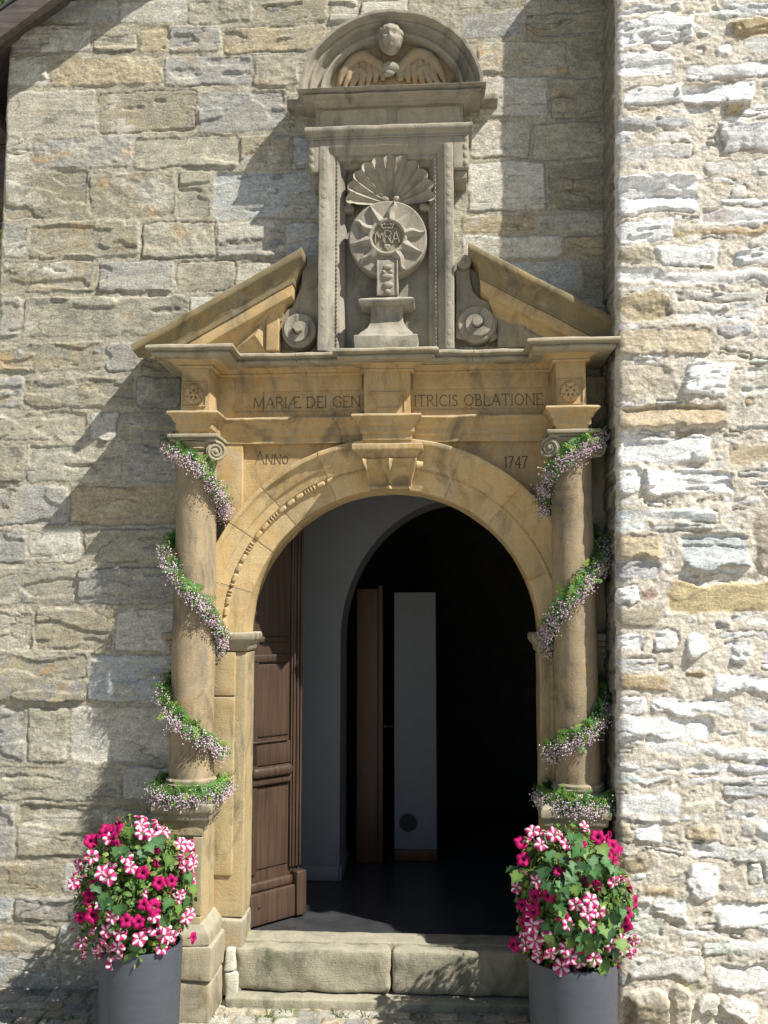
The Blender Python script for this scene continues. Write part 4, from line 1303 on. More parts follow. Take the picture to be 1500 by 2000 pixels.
    mb.box(cx - 0.135, cx + 0.13, -PCOL - 0.13, 0.0, zc1 - 0.02, zc1 + 0.026, r=0.008)
    o = mb.build("pedestal_cap", M_GREYW, ped, amp=0.006, ns=12); o.matrix_parent_inverse = ped.matrix_basis.inverted()
    mb = MB()
    pr = [(0.0, 0.385), (0.045, 0.385), (0.045, 0.42), (0.035, 0.44), (0.02, 0.455), (0.012, 0.47), (0.0, 0.475)]
    sweep(mb, [(px0, 0.0), (px0, -0.275), (px1, -0.275), (px1, 0.0)], pr, back=0.0)
    xo0, xo1 = (px0 - 0.07, X(462, 1880, 0.1)) if sgn < 0 else (X(1058, 1880, 0.1), px1 + 0.05)
    mb.box(px0 - 0.055, px1 + 0.06, -0.325, 0.0, 0.235, 0.384, r=0.012)
    mb.box(px0 - 0.05, px1 + 0.055, -0.315, 0.0, GZ - 0.03, 0.231, r=0.014)
    o = mb.build("pedestal_base", M_GREYW, ped, amp=0.006, ns=9); o.matrix_parent_inverse = ped.matrix_basis.inverted()


column(CXL, -1)
column(CXR, 1)


# ------------------------------------------------------------------ broken pediment and side scrolls
def raking(tip, end, flip, pbase):
    """tip: photo point of the lower tip, end: photo point of the upper edge"""
    a = Vector(W(*tip, pbase + 0.16)); b = Vector(W(*end, pbase + 0.16))
    u = (b - a).normalized(); L = (b - a).length
    v = Vector((-u.y, u.x)) if u.x > 0 else Vector((u.y, -u.x))
    T = 0.215
    tan_ = abs(u.y / u.x)
    def xf(s_, yy, h):
        s_ = s_ - (T - h) * tan_ * max(0.0, s_) / (L - 0.13)
        q = a + u * s_ + v * (h - T)
        return (q.x, yy, q.y)
    prW = [(0.0, 0.100), (0.094, 0.100), (0.094, 0.128), (0.100, 0.134), (0.104, 0.146), (0.118, 0.164), (0.138, 0.176), (0.148, 0.181), (0.148, T - 0.003), (0.14, T), (-0.02, T + 0.002)]
    prO = [(0.0, -0.012), (0.010, -0.010), (0.013, 0.006), (0.020, 0.010), (0.024, 0.024), (0.034, 0.034), (0.038, 0.046), (0.084, 0.048), (0.088, 0.052), (0.088, 0.0995), (0.0, 0.0996)]
    e = 0.13
    path = [(0.0, -pbase), (L - e, -pbase), (L - e, 0.0)]
    return xf, path, prW, prO


def cut_below(o, z):
    bm = bmesh.new(); bm.from_mesh(o.data)
    bmesh.ops.bisect_plane(bm, geom=bm.verts[:] + bm.edges[:] + bm.faces[:], plane_co=(0, 0, z), plane_no=(0, 0, 1), clear_inner=True)
    bm.to_mesh(o.data); bm.free()
    return o


def build_pediment():
    for flip, tip, end in ((False, (252, 672), (584, 483)), (True, (1262, 648), (921, 473))):
        xf, path, prW, prO = raking(tip, end, flip, 0.075)
        s = -1 if flip else 1
        mb = MB()
        sweep(mb, path, prW, xf=xf, back=0.0)
        zc_ = Z(560, 688, 0.22) - 0.004
        o = cut_below(mb.build("raking_cornice", M_RAKE, PORTAL, amp=0.004), zc_)
        mb = MB()
        sweep(mb, path, prO, xf=xf, back=0.0)
        k = cut_below(mb.build("raking_moulding", M_OCH, o, amp=0.003), zc_); k.matrix_parent_inverse = o.matrix_basis.inverted()
    # tympana
    zc = Z(500, 688, 0.1)
    L = [(X(300, 670, 0.08), zc - 0.01), (X(527, 670, 0.08), zc - 0.01), (X(527, 590, 0.08), Z(527, 572, 0.08)), (X(500, 590, 0.08), Z(500, 586, 0.08))]
    mb = MB(); mb.plate(L, 0.0, 0.085)
    x0, x1 = X(450, 660, 0.09), X(520, 660, 0.09); z0, z1 = zc + 0.005, Z(520, 610, 0.09)
    apex = (x0 + (x1 - x0) * 0.72, -0.128, z0 + (z1 - z0) * 0.36)
    mb.add([(x0, -0.086, z0), (x1, -0.086, z0), (x1, -0.086, z1), apex], [(0, 1, 3), (1, 2, 3), (2, 0, 3)])
    mb.box(x1 + 0.002, X(545, 660, 0.1), -0.112, -0.02, z0, Z(535, 590, 0.1), r=0.006)
    mb.build("tympanum", M_OCH, PORTAL, amp=0.003)
    zc = Z(1010, 672, 0.1)
    Rr = [(X(972, 660, 0.08), zc - 0.01), (X(1200, 660, 0.08), zc - 0.01), (X(1010, 580, 0.08), Z(1010, 592, 0.08)), (X(972, 580, 0.08), Z(972, 572, 0.08))]
    mb = MB(); mb.plate(Rr, 0.0, 0.085)
    x0, x1 = X(1003, 660, 0.09), X(1085, 660, 0.09); z1 = Z(1003, 610, 0.09)
    apex = (x0 + (x1 - x0) * 0.28, -0.105, zc + 0.004 + (z1 - zc) * 0.36)
    mb.add([(x0, -0.086, zc + 0.004), (x1, -0.086, zc + 0.004), (x0, -0.086, z1), apex], [(0, 1, 3), (1, 2, 3), (2, 0, 3)])
    mb.build("tympanum", M_GREYW, PORTAL, amp=0.003)


build_pediment()


def spiral_volute(mb, cx, cz, r0, pf, sgn, turns=1.6, start=math.pi * 0.5):
    """a snail-like volute face: stepped disc that winds inward, with a knob"""
    n = 90
    ring = [(cx + r0 * math.cos(2 * math.pi * i / 48), cz + r0 * math.sin(2 * math.pi * i / 48)) for i in range(48)]
    mb.plate(ring, 0.0, pf, ch=0.006)
    V = []; F = []
    # raised winding band
    for i in range(n):
        t = i / (n - 1); a = start + sgn * t * 2 * math.pi * turns
        ro = r0 * (0.96 - 0.70 * t); ri = ro * 0.42 + 0.0
        h = pf + 0.010 + 0.022 * t
        c_, s_ = math.cos(a), math.sin(a)
        V += [(cx + ro * c_, -pf + 0.002, cz + ro * s_), (cx + ro * 0.985 * c_, -h, cz + ro * 0.985 * s_), (cx + ri * c_, -h + 0.002, cz + ri * s_)]
    for i in range(n - 1):
        F += [(3 * i, 3 * i + 3, 3 * i + 4, 3 * i + 1), (3 * i + 1, 3 * i + 4, 3 * i + 5, 3 * i + 2)]
    mb.add(V, F)
    mb.cyl((cx, -pf, cz), (cx, -pf - 0.043, cz), r0 * 0.27, r0 * 0.22, 20)


# ------------------------------------------------------------------ niche aedicule above the cornice
AED = thing("niche_aedicule", (X(755, 680, 0.1), -0.05, Z(755, 685, 0.16)), "grey carved stone niche frame with shell and arched cherub gable above the portal", "niche")


def stroke(mb, pts, w, h, y, col=(1, 1, 1)):
    """flat stroke (x,z) raised by h in front of y; pointed serif-like ends stay square"""
    for i in range(len(pts) - 1):
        a = Vector(pts[i]); b = Vector(pts[i + 1]); d = (b - a)
        if d.length < 1e-6: continue
        d.normalize(); n = Vector((-d.y, d.x)) * (w / 2); a2 = a - d * w * 0.3; b2 = b + d * w * 0.3
        q = [a2 - n, b2 - n, b2 + n, a2 + n]
        V = [(p.x, y, p.y) for p in q] + [(a2.lerp(b2, 0.5).x + (p.x - a2.lerp(b2, 0.5).x) * 0.97, y - h, a2.lerp(b2, 0.5).y + (p.y - a2.lerp(b2, 0.5).y) * 0.97) for p in q]
        mb.add(V, [(0, 1, 5, 4), (1, 2, 6, 5), (2, 3, 7, 6), (3, 0, 4, 7), (4, 5, 6, 7)], col)


def build_aedicule():
    A = AED
    # side scrolls leaning on the niche (they stand on the cornice)
    mb = MB()
    cx, cz = W(583, 643, 0.12); r0 = 0.087
    spiral_volute(mb, cx, cz, r0, 0.105, 1, 1.25, start=math.pi * 0.62)
    out = [W(*q, 0.07) for q in ((546, 640), (548, 610), (570, 600), (588, 560), (590, 520), (592, 500), (622, 500), (622, 660), (600, 672))]
    mb.plate(out, 0.0, 0.072)
    mb.build("scroll", M_GREY, A, amp=0.002)
    mb = MB()
    cx, cz = W(931, 630, 0.12)
    spiral_volute(mb, cx, cz, 0.092, 0.105, -1, 1.25, start=math.pi * 0.38)
    cx2, cz2 = W(906, 515, 0.1); mb.cyl((cx2, 0, cz2), (cx2, -0.125, cz2), 0.036, 0.036, 24); mb.ball((cx2, -0.125, cz2), (0.010, 0.008, 0.010), 6)
    out = [W(*q, 0.08) for q in ((890, 525), (918, 525), (919, 548), (924, 568), (936, 582), (952, 588), (970, 592), (974, 620), (968, 650), (930, 668), (890, 660))]
    mb.plate(out, 0.0, 0.082)
    out = [W(*q, 0.06) for q in ((916, 520), (960, 545), (975, 590), (950, 590), (922, 570))]
    mb.plate(out, 0.0, 0.05)
    out = [W(*q, 0.06) for q in ((968, 596), (985, 630), (975, 660), (955, 668))]
    mb.plate(out, 0.0, 0.06)
    mb.build("scroll", M_GREY, A, amp=0.002)
    # back of the niche
    pf = 0.17
    xl, xr = X(621, 520, pf), X(887, 520, pf); zb = Z(755, 682, pf); zt = Z(755, 252, pf)
    mb = MB(); mb.box(xl + 0.03, xr - 0.03, -0.055, 0.03, zb, zt - 0.02, r=0.004, step=0.08, col=(0.85, 0.88, 0.9))
    mb.build("niche_back", M_GREY, A, amp=0.003)
    # splayed moulded frame: down the left, over the top, down the right
    ztop = Z(755, 268, pf)
    path = [(xr, zb), (xr, ztop), (xl, ztop), (xl, zb)]
    prF = [(0.0, 0.0), (0.0, pf), (0.006, pf + 0.002), (0.046, pf), (0.050, pf - 0.012), (0.076, pf - 0.020), (0.080, pf - 0.034), (0.090, pf - 0.030), (0.100, pf - 0.038), (0.104, pf - 0.060), (0.122, pf - 0.072), (0.128, pf - 0.10), (0.130, 0.052)]
    prF = [(-o, h) for o, h in prF]
    mb = MB(); sweep(mb, path, prF, xf=lambda a, b, h: (a, -h, b), ch=0.003)
    fr = mb.build("niche_frame", M_GREY, A, amp=0.003, ns=12)
    # egg and dart band on the front face of both sides, bead row beside it
    mb = MB()
    z = zb + 0.03
    while z < ztop - 0.05:
        for xx in (xl + 0.024, xr - 0.024):
            mb.ball((xx, -pf + 0.001, z), (0.014, 0.0035, 0.018), 6)
        z += 0.047
    z = zb + 0.02
    while z < ztop - 0.09:
        for xx, s_ in ((xl + 0.089, 1), (xr - 0.089, -1)):
            mb.ball((xx, -pf + 0.030, z), (0.005, 0.0035, 0.008), 5)
        z += 0.021
    k = mb.build("egg_and_dart", M_GREY, fr); k.matrix_parent_inverse = fr.matrix_basis.inverted()
    # ears of the frame and its head
    eL, eR = X(604, 260, pf), X(915, 250, pf); ze0 = Z(610, 336, pf); ze1 = Z(700, 250, pf)
    mb = MB()
    mb.box(eL, xl + 0.002, -pf, 0.0, ze0, ze1 - 0.02, r=0.005)
    mb.box(xr - 0.002, eR, -pf, 0.0, ze0, ze1 - 0.02, r=0.005)
    mb.box(eL + 0.01, xl, -pf + 0.03, 0.0, ze0 - 0.045, ze0 - 0.002, r=0.006); mb.box(xr, eR - 0.01, -pf + 0.03, 0.0, ze0 - 0.045, ze0 - 0.002, r=0.006)
    for i in range(4):
        mb.ball((eL + 0.016, -pf, ze0 + 0.025 + i * 0.042), (0.011, 0.006, 0.016), 6)
        mb.ball((eR - 0.016, -pf, ze0 + 0.025 + i * 0.042), (0.011, 0.006, 0.016), 6)
    prH = [(0.0, ztop - 0.004), (0.008, ztop - 0.004), (0.008, ztop + 0.004), (0.003, ztop + 0.008), (0.018, ztop + 0.02), (0.030, ztop + 0.024), (0.030, ze1 - 0.004), (0.02, ze1 + 0.001), (0.0, ze1 + 0.003)]
    sweep(mb, [(eL + 0.01, 0.0), (eL + 0.01, -pf - 0.002), (eR - 0.01, -pf - 0.002), (eR - 0.01, 0.0)], prH, back=0.0)
    mb.build("frame_head", M_GREY, A, amp=0.004, ns=12)
    # scallop shell in the head of the niche
    sx, sz = W(763, 392, 0.1); R0 = 0.205; nfl = 11
    nt_, nr = 177, 26; V = []; F = []
    for j in range(nr):
        q = j / (nr - 1)
        for i in range(nt_):
            t = math.pi * (-0.06 + 1.12 * i / (nt_ - 1)); ph = (i / (nt_ - 1)) * nfl
            w_ = abs(math.sin(math.pi * ph))
            rr = R0 * q * (1 + 0.13 * w_ * q ** 3 - 0.05)
            dep = 0.062 + 0.075 * q ** 1.8 + 0.024 * q * (1 - w_ ** 0.7) * (1 if q < 0.93 else 0.9) + (0.010 if q > 0.9 else 0) 
            V.append((sx + rr * math.cos(t) * 1.0, -dep, sz + rr * math.sin(t)))
    F = [(j * nt_ + i, j * nt_ + i + 1, (j + 1) * nt_ + i + 1, (j + 1) * nt_ + i) for j in range(nr - 1) for i in range(nt_ - 1)]
    b0 = len(V)
    for i in range(nt_):
        a = V[(nr - 1) * nt_ + i]; V.append((sx + (a[0] - sx) * 1.05, -0.05, sz + (a[2] - sz) * 1.05))
    F += [((nr - 1) * nt_ + i, (nr - 1) * nt_ + i + 1, b0 + i + 1, b0 + i) for i in range(nt_ - 1)]
    mb = MB(); mb.add(V, F)
    mb.ball((sx - 0.03, -0.085, sz + 0.012), (0.022, 0.014, 0.018), 7); mb.ball((sx + 0.03, -0.085, sz + 0.012), (0.022, 0.014, 0.018), 7)
    mb.build("scallop_shell", M_GREY, A, amp=0.002, sharp=70)
    # ledge under the shell
    for a_, b_ in ((xl + 0.115, xl + 0.17), (xr - 0.17, xr - 0.115)):
        mb = MB(); mb.box(a_, b_, -0.11, -0.03, sz - 0.055, sz - 0.018, r=0.01)
        mb.build("shell_ledge", M_GREY, A, amp=0.003)
    # plain frieze with two sunk panels
    fl, fr_ = X(616, 230, 0.12), X(905, 220, 0.12); zf0, zf1 = ze1, Z(760, 205, 0.14)
    mb = MB(); mb.box(fl, fr_, -0.115, 0.0, zf0 - 0.01, zf1 + 0.01, r=0.004, step=0.05)
    for (xa, xb) in ((X(625, 225, 0.12), X(756, 225, 0.12)), (X(775, 225, 0.12), X(900, 225, 0.12))):
        q = [(xa, zf0 + 0.012), (xb, zf0 + 0.012), (xb, zf1 - 0.016), (xb - 0.016, zf1 - 0.004), (xa + 0.016, zf1 - 0.004), (xa, zf1 - 0.016)]
        mb.plate(q, 0.11, 0.119, ch=0.003, col=(1.25, 1.22, 1.15))
    mb.build("upper_frieze", M_GREY, A, amp=0.0025)
    # upper cornice
    zc0 = zf1; zc1 = Z(760, 162, 0.25)
    cl, cr = X(577, 180, 0.27), X(949, 160, 0.27)
    h = zc1 - zc0
    prU = [(0.0, zc0), (0.006, zc0), (0.020, zc0 + h * 0.18), (0.032, zc0 + h * 0.20), (0.034, zc0 + h * 0.36), (0.074, zc0 + h * 0.39), (0.084, zc0 + h * 0.43), (0.084, zc0 + h * 0.56), (0.062, zc0 + h * 0.62), (0.066, zc0 + h * 0.76), (0.100, zc0 + h * 0.85), (0.108, zc0 + h * 0.87), (0.108, zc1 - 0.003), (0.098, zc1), (0.0, zc1 + 0.003)]
    mb = MB(); sweep(mb, [(cl + 0.106, 0.0), (cl + 0.106, -0.13), (cr - 0.106, -0.13), (cr - 0.106, 0.0)], prU, back=0.0)
    # stub blocks at both ends against the wall
    mb.box(X(561, 160, 0.1), cl + 0.08, -0.10, 0.0, zc0 + h * 0.62, zc1 + 0.02, r=0.008); mb.box(cr - 0.08, X(973, 140, 0.1), -0.10, 0.0, zc0 + h * 0.62, zc1 + 0.02, r=0.008)
    mb.build("upper_cornice", M_GREY, A, amp=0.004, ns=12)
    # arched hood
    hcx = (cl + cr) / 2; ra = (cr - cl) / 2 - 0.012; zh = zc1 + 0.001
    ztop_ = Z(760, 13, 0.24); rb = ztop_ - zh
    prof = [(1.0, 0.0), (1.0, 0.222), (0.957, 0.222), (0.953, 0.186), (0.935, 0.172), (0.905, 0.180), (0.895, 0.180), (0.885, 0.142), (0.845, 0.126), (0.81, 0.132), (0.803, 0.152), (0.768, 0.152), (0.760, 0.105), (0.742, 0.078)]
    prof = chamfer(prof, 0.004)
    T = np.linspace(0, math.pi, 110); m = len(prof); V = []
    for t in T:
        for s_, p in prof: V.append((hcx + ra * s_ * math.cos(t), -p, zh + rb * (s_ if s_ > 0.99 else s_) * math.sin(t)))
    F = [(i * m + j, (i + 1) * m + j, (i + 1) * m + j + 1, i * m + j + 1) for i in range(len(T) - 1) for j in range(m - 1)]
    mb = MB(); mb.add(V, F)
    mb.build("arched_hood", M_GREY, A, amp=0.005, ns=10)
    back = [(hcx + ra * 0.78 * math.cos(t), zh + rb * 0.78 * math.sin(t)) for t in np.linspace(0, math.pi, 50)]
    mb = MB(); mb.plate(back, 0.0, 0.085, ch=0.002, col=(0.95, 0.93, 0.85)); mb.build("lunette", M_STAIN, A)
    # cherub: wings as a carved relief, head in the round
    hx, hz = W(762, 74, 0.2)
    def limb(mb, pts, rads, flat=0.6):
        b0 = len(mb.V); P_ = []
        pts = [Vector(p) for p in pts]
        # smooth the path
        n = 26; Q = []
        for i in range(n):
            t = i / (n - 1) * (len(pts) - 1); k = min(int(t), len(pts) - 2); f = t - k
            p0 = pts[max(k - 1, 0)]; p1 = pts[k]; p2 = pts[k + 1]; p3 = pts[min(k + 2, len(pts) - 1)]
            Q.append(0.5 * ((2 * p1) + (p2 - p0) * f + (2 * p0 - 5 * p1 + 4 * p2 - p3) * f * f + (3 * p1 - p0 - 3 * p2 + p3) * f ** 3))
        R_ = [float(np.interp(i / (n - 1), np.linspace(0, 1, len(rads)), rads)) for i in range(n)]
        mb.tube(Q, R_, 10)
    for s_ in (-1, 1):
        mb = MB()
        g = lambda a, b, p: (hx + s_ * a, -p, hz + b)
        limb(mb, [g(0.03, -0.125, 0.11), g(0.075, -0.075, 0.115), g(0.135, -0.035, 0.115), g(0.195, -0.055, 0.11), g(0.245, -0.12, 0.10), g(0.27, -0.19, 0.09)], [0.018, 0.026, 0.030, 0.028, 0.022, 0.008])
        for i, (a, b, c, d, r_) in enumerate(((0.06, -0.10, 0.045, -0.165, 0.020), (0.085, -0.085, 0.085, -0.175, 0.022), (0.115, -0.07, 0.125, -0.185, 0.023), (0.145, -0.065, 0.165, -0.19, 0.023), (0.175, -0.075, 0.205, -0.195, 0.022), (0.205, -0.09, 0.24, -0.2, 0.018))):
            limb(mb, [g(a, b, 0.098), g((a + c) / 2 - 0.006, (b + d) / 2, 0.104), g(c, d, 0.095)], [0.020, r_, 0.010])
        limb(mb, [g(0.19, -0.10, 0.11), g(0.15, -0.115, 0.118), g(0.12, -0.15, 0.11)], [0.010, 0.016, 0.006])
        mb.V = [(x, -0.082 + (y + 0.082) * 0.8, z) for x, y, z in mb.V]
        mb.build("wing", M_STAIN, A, amp=0.008, ns=14, sharp=80)
    hx, hz = W(762, 74, 0.2); mb = MB()
    nu, nv = 56, 44; V = []
    for j in range(nv + 1):
        th = math.pi * j / nv
        for i in range(nu):
            ph = 2 * math.pi * i / nu
            d = Vector((math.sin(th) * math.sin(ph), -math.sin(th) * math.cos(ph), math.cos(th)))   # ph=0 faces the viewer
            f = max(0, -d.y)
            r_ = 1.0
            g = lambda x, z, sx, sz: math.exp(-((d.x - x) / sx) ** 2 - ((d.z - z) / sz) ** 2) * (1 if d.y < 0.1 else 0)
            r_ += 0.30 * g(0, -0.14, 0.11, 0.16) * f + 0.06 * g(0, 0.05, 0.08, 0.2) * f      # nose
            r_ -= 0.20 * (g(-0.30, 0.10, 0.17, 0.10) + g(0.30, 0.10, 0.16, 0.09)) * f        # eye sockets
            r_ += 0.05 * (g(-0.30, 0.09, 0.09, 0.05) + g(0.30, 0.09, 0.09, 0.05)) * f        # lids
            r_ += 0.07 * (g(-0.42, -0.28, 0.22, 0.2) + g(0.42, -0.28, 0.22, 0.2))            # cheeks
            r_ += 0.06 * g(0, -0.42, 0.17, 0.05) * f - 0.05 * g(0, -0.485, 0.15, 0.03) * f + 0.05 * g(0, -0.53, 0.13, 0.04) * f  # lips
            r_ += 0.07 * g(0, -0.74, 0.2, 0.12)                                               # chin
            hair = sstep(0.30, 0.48, np.array(d.z + 0.22 * max(0, d.y) + 0.10 * abs(d.x) * 1.6))
            curl = 0.5 + 0.5 * math.sin(d.x * 15 + 1.5 * math.sin(d.z * 9)) * math.sin(d.z * 16 + d.y * 9)
            r_ += float(hair) * (0.10 + 0.17 * curl)
            V.append((hx + d.x * 0.059 * r_, -0.165 + d.y * 0.062 * r_, hz + 0.004 + d.z * 0.066 * r_))
    F = [(j * nu + i, j * nu + (i + 1) % nu, (j + 1) * nu + (i + 1) % nu, (j + 1) * nu + i) for j in range(nv) for i in range(nu)]
    mb.add(V, F)
    mb.ball((hx, -0.11, hz - 0.105), (0.055, 0.03, 0.035), 9); mb.ball((hx - 0.01, -0.115, hz - 0.135), (0.03, 0.02, 0.02), 7)
    mb.build("cherub_head", M_GREY, A, amp=0.004, ns=22, sharp=80)
    return


build_aedicule()


# ------------------------------------------------------------------ monstrance sculpture standing in the niche
def build_monstrance():
    S = thing("monstrance_sculpture", (X(755, 678, 0.16), -0.13, Z(755, 680, 0.16)), "round stone sunburst disc with crowned MRA monogram on a pedestal in the niche", "sculpture")
    pf = 0.165; cx, cz = W(757, 465, pf); r0 = 0.192
    mb = MB()
    ring = [(cx + r0 * math.cos(2 * math.pi * i / 72), cz + r0 * 1.0 * math.sin(2 * math.pi * i / 72)) for i in range(72)]
    mb.plate(ring, 0.09, pf, ch=0.006); mb.build("sun_disc", M_GREY, S, amp=0.002)
    for k in range(10):
        a = R(100 + k * 36 - 18); wavy = k % 2 == 0
        if abs(((math.degrees(a) - 270 + 180) % 360) - 180) < 14: continue
        d = Vector((math.cos(a), math.sin(a))); n = Vector((-d.y, d.x)); n_ = 12; V = []; F = []
        for i in range(n_ + 1):
            t = i / n_; rr = 0.085 + (r0 * 0.97 - 0.085) * t
            w_ = 0.034 * (1 - t) + 0.002 if not wavy else 0.025 * (1 - t) ** 0.5 + 0.003
            off = 0.014 * math.sin(t * 6.0) * t if wavy else 0
            c = Vector((cx, cz)) + d * rr + n * off
            for s_, hh in ((-1, 0.0), (-0.8, 0.018), (0, 0.032), (0.8, 0.018), (1, 0.0)):
                q = c + n * (w_ * s_); V.append((q.x, -(pf - 0.002 + hh * (1 - 0.35 * t)), q.y))
        F = [(i * 5 + j, i * 5 + j + 1, (i + 1) * 5 + j + 1, (i + 1) * 5 + j) for i in range(n_) for j in range(4)]
        mb = MB(); mb.add(V, F); mb.build("ray", M_GREY, S, amp=0.001, sharp=50)
    mb = MB()
    pts = [(cx + 0.086 * math.cos(2 * math.pi * i / 48), -pf - 0.012, cz + 0.086 * math.sin(2 * math.pi * i / 48)) for i in range(49)]
    mb.tube(pts, 0.0115, 8)
    ring = [(cx + 0.08 * math.cos(2 * math.pi * i / 48), cz + 0.08 * math.sin(2 * math.pi * i / 48)) for i in range(48)]
    mb.plate(ring, pf - 0.01, pf + 0.004, ch=0.002, col=(0.9, 0.88, 0.8))
    mb.build("ring", M_GREY, S, amp=0.001)
    mb = MB(); y = -pf - 0.003; k = 0.001 * 1
    U = 0.078
    def L(pts): stroke(mb, [(cx + a * U, cz + b * U) for a, b in pts], 0.0056, 0.012, y)
    L([(-0.76, -0.38), (-0.74, 0.36)]); L([(-0.74, 0.36), (-0.50, -0.08)]); L([(-0.50, -0.08), (-0.30, 0.36)]); L([(-0.30, 0.36), (-0.26, -0.30)])
    L([(-0.17, -0.38), (-0.17, 0.42), (0.10, 0.42), (0.22, 0.30), (0.22, 0.16), (0.10, 0.02), (-0.17, 0.02)]); L([(0.02, 0.02), (0.26, -0.40)])
    L([(0.30, -0.40), (0.52, 0.40)]); L([(0.52, 0.40), (0.76, -0.38)]); L([(0.38, -0.14), (0.68, -0.14)])
    # crown
    L([(-0.30, 0.56), (-0.02, 0.62), (0.28, 0.56)]); L([(-0.30, 0.56), (-0.38, 0.80)]); L([(0.28, 0.56), (0.36, 0.80)])
    for a, b in ((-0.38, 0.80), (-0.20, 0.84), (0.0, 0.86), (0.20, 0.84), (0.36, 0.80)): mb.ball((cx + a * U, y - 0.008, cz + b * U), 0.008, 5)
    # heart
    for s_ in (-1, 1): mb.ball((cx + (s_ * 0.09 - 0.02) * U, y - 0.004, cz - 0.58 * U), (0.011, 0.009, 0.012), 6)
    mb.ball((cx - 0.02 * U, y - 0.004, cz - 0.70 * U), (0.010, 0.008, 0.014), 6)
    mb.build("monogram", M_GREY, S)
    # neck with a carved chain of flowers
    z0, z1 = Z(757, 578, pf), Z(757, 512, pf)
    mb = MB()
    def rect(z, hw, p_, pb=0.08): return [(cx - hw, -pb, z), (cx - hw, -p_, z), (cx + hw, -p_, z), (cx + hw, -pb, z)]
    nx0 = 0.052
    mb.box(cx - nx0, cx + nx0, -pf - 0.010, -0.09, z0, z1 + 0.01, r=0.005)
    mb.box(cx - nx0, cx - nx0 + 0.010, -pf - 0.018, -pf, z0, z1 + 0.005, r=0.003); mb.box(cx + nx0 - 0.010, cx + nx0, -pf - 0.018, -pf, z0, z1 + 0.005, r=0.003)
    for i, (dx, dz, rx, rz) in enumerate(((0, 0.82, 0.022, 0.014), (0, 0.55, 0.030, 0.014), (0, 0.3, 0.028, 0.018), (0, 0.1, 0.016, 0.014), (-0.016, 0.68, 0.010, 0.010), (0.016, 0.68, 0.010, 0.010))):
        mb.ball((cx + dx, -pf - 0.010, z0 + (z1 - z0) * dz), (rx, 0.012, rz), 7)
    mb.build("neck", M_GREY, S, amp=0.003, ns=20)
    # pedestal: cap slab, concave stem, plinth
    mb = MB()
    lv = [(0.0, 0.104), (0.022, 0.108), (0.056, 0.108), (0.060, 0.104), (0.064, 0.094), (0.078, 0.088), (0.086, 0.083), (0.11, 0.066), (0.14, 0.056), (0.17, 0.053), (0.20, 0.054), (0.212, 0.058), (0.216, 0.084), (0.224, 0.092), (0.236, 0.094), (0.244, 0.086), (0.262, 0.050), (0.268, 0.048)]
    zb = Z(755, 680, 0.22); ztop = z0; sc_ = (ztop - zb) / 0.268
    kx = 0.153 / 0.108
    rings = []
    cyp = 0.115
    for dz, hw in lv:
        w_ = hw * kx; dd = 0.035 + (hw - 0.04) * 1.25
        ring = []
        for (sx, sy) in ((-1, 1), (-1, -1), (1, -1), (1, 1)):
            pass
        n = 12
        for side in range(4):
            for i in range(n):
                t = -1 + 2 * i / n
                x_, y_ = ((-1, -t), (t, -1), (1, t), (-t, 1))[side]
                ring.append((cx - 0.004 + w_ * x_, -cyp - 0.0 + dd * y_ * (1.0), zb + dz * sc_))
        rings.append(ring)
    mb.loft(rings)
    mb.build("pedestal", M_GREY, S, amp=0.004, ns=14, sharp=45)


build_monstrance()


